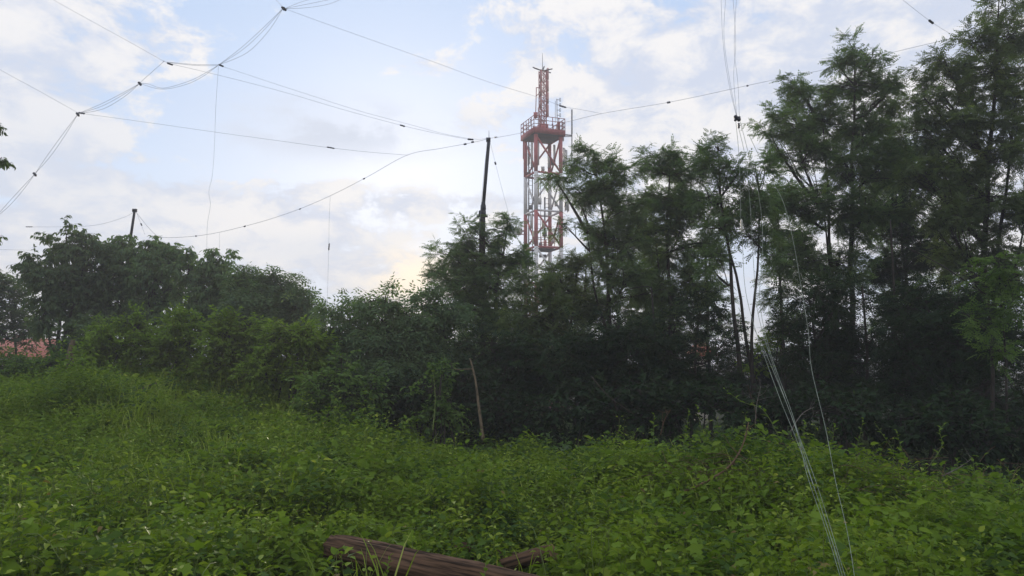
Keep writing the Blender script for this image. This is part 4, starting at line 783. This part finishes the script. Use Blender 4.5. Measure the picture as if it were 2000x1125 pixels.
wire('cage_antenna', 'bent upper cage wire over the drooping loop', 'antenna', [[(427, 126, 26), (385, 126, 26.6), (323, 121, 28), (318, 122, 28), (273, 162, 29)], [(427, 128, 26), (385, 128, 26.6), (326, 122, 28)]], 1.15, k=5, group='cage antenna sections', ins=[((271, 161, 29), (276, 165, 29), 5)])
cage('cage wire section sloping down to the lowest joint', (273, 163, 29), (152, 222, 31), [(0, 3), (2, 7), (5, 12)])
cage('cage wire section running off the left edge', (152, 223, 31), (68, 340, 36), [(-3, 2), (2, 5)])
cage('last cage wire section fading at the far left edge', (68, 340, 36), (-12, 428, 40), [(-3, 2), (3, 4)])
wire('drop_wire', 'long wavy drop wire hanging from the second cage joint', 'wire', [[(427, 128, 26), (424, 170, 26), (421, 220, 26), (419, 280, 26), (415, 340, 26), (408, 375, 26), (411, 400, 26), (405, 440, 26), (404, 490, 26)]], .9, group='drop wires')
wire('drop_wire', 'straight drop wire with a weight hanging right of the left trees', 'wire', [[(645, 383, 26.5), (643, 430, 26.5), (642, 490, 26.5), (640, 560, 26.5), (639, 612, 26.5)]], .8, group='drop wires', ins=[((643, 475, 26.5), (642, 489, 26.5), 3)])
wire('drop_wire', 'very short drop wire over the rounded left tree', 'wire', [[(429, 455, 29), (429, 470, 29), (428, 495, 29)]], .8, group='drop wires')
wire('stay_wire', 'guy wire falling right from the tall mast with an insulator', 'wire', [[(957, 276, 23.2), (966, 312, 22.5), (978, 360, 22), (992, 412, 21.5), (1003, 455, 21)]], .9, group='guy wires', ins=[((966.5, 316, 22.4), (968.5, 322, 22.4), 4)])
wire('stay_wire', 'guy wire hugging the left side of the tall mast', 'wire', [[(952, 276, 23.2), (946, 330, 23), (941, 385, 22.8), (937, 450, 22.6)]], .9, group='guy wires')
wire('stay_wire', 'guy wire of the short tilted mast falling to its right', 'wire', [[(266, 413, 30.5), (275, 437, 30), (283, 458, 29.5)]], .9, group='guy wires', ins=[((275, 436, 30), (277, 441, 30), 3)])
wire('antenna_wire', 'faint wire running left from the short tilted mast', 'wire', [[(262, 413, 30.5), (243, 424, 31), (185, 440, 33), (110, 443, 36), (52, 443, 38)]], .9, ins=[((50, 443, 38), (64, 443, 38), 2)])
wire('antenna_wire', 'faint level wire near the left edge above the slim tree', 'wire', [[(-20, 487, 42), (30, 488, 40), (75, 489, 38)]], .8)
# ropes in front
GRP = 'ropes hanging in front of the wood'
wire('hanging_ropes', 'bundle of four thin ropes coming down from the top to the dark connector', 'ropes', [[(1408, -12, 8.4), (1412, 80, 8.3), (1423, 160, 8.2), (1438, 226, 8.1)], [(1418, -12, 8.4), (1414, 70, 8.3), (1424, 150, 8.2), (1439, 228, 8.1)], [(1431, -12, 8.4), (1437, 80, 8.3), (1433, 150, 8.2), (1439, 226, 8.1)], [(1439, -12, 8.4), (1434, 90, 8.3), (1441, 160, 8.2), (1444, 228, 8.1)]], 1.1, 'wire', group=GRP, seg='rope',
     ins=[((1434, 226, 8.1), (1446, 236, 8.1), 9), ((1443, 240, 8.1), (1443, 251, 8.1), 5), ((1434, 236, 8.1), (1446, 228, 8.1), 6)])
wire('hanging_ropes', 'pale ropes running from the connector down into the undergrowth', 'ropes',
     [[(1437, 236, 8.1), (1443, 300, 8.05), (1446, 380, 8.0), (1447, 440, 7.9), (1450, 470, 7.9), (1455, 560, 7.7), (1474, 640, 7.5), (1520, 770, 7.2), (1560, 870, 6.9), (1610, 1010, 6.5), (1650, 1140, 6.2)],
      [(1443, 251, 8.1), (1456, 310, 8.05), (1465, 400, 8.0), (1472, 520, 7.8), (1480, 610, 7.6), (1512, 720, 7.3), (1560, 850, 6.9), (1600, 960, 6.6), (1655, 1140, 6.2)],
      [(1446, 238, 8.1), (1462, 300, 8.05), (1478, 360, 8.0), (1488, 430, 7.9), (1489, 500, 7.8), (1484, 590, 7.6), (1505, 690, 7.3), (1548, 810, 7.0), (1580, 920, 6.7), (1640, 1100, 6.25)],
      [(1472, 640, 7.5), (1500, 700, 7.3), (1552, 830, 7.0), (1577, 930, 6.7), (1615, 1040, 6.4), (1645, 1140, 6.2)]], 1.3, 'rope', group=GRP, insm='insul_pale', seg='rope', ins=[((1448, 428, 7.9), (1449, 452, 7.9), 4.5)])
wire('hanging_ropes', 'single pale rope swinging down on the right of the others', 'ropes', [[(1462, 262, 8.3), (1500, 340, 8.1), (1530, 395, 7.9), (1551, 480, 7.7), (1566, 570, 7.5), (1579, 650, 7.3), (1585, 720, 7.1), (1612, 835, 6.8), (1632, 940, 6.6), (1655, 1040, 6.4), (1671, 1140, 6.2)]], 1.35, 'rope', group=GRP, seg='rope')
# ---------------------------------------------------------------- haze
hb = MB().box((0, 175, 15), (640, 515, 19.5)).build('haze', [bpy.data.materials.new('haze_air')]); hb['kind'] = 'stuff'
hm = hb.data.materials[0]; hm.use_nodes = True; g = G(hm.node_tree); g.n.remove(g.n['Principled BSDF'])
pv = g.node('ShaderNodeVolumePrincipled'); pv.inputs['Color'].default_value = (.97, .98, 1, 1); pv.inputs['Density'].default_value = .0020; pv.inputs['Anisotropy'].default_value = .3
g.l.new(pv.outputs[0], g.n['Material Output'].inputs['Volume'])
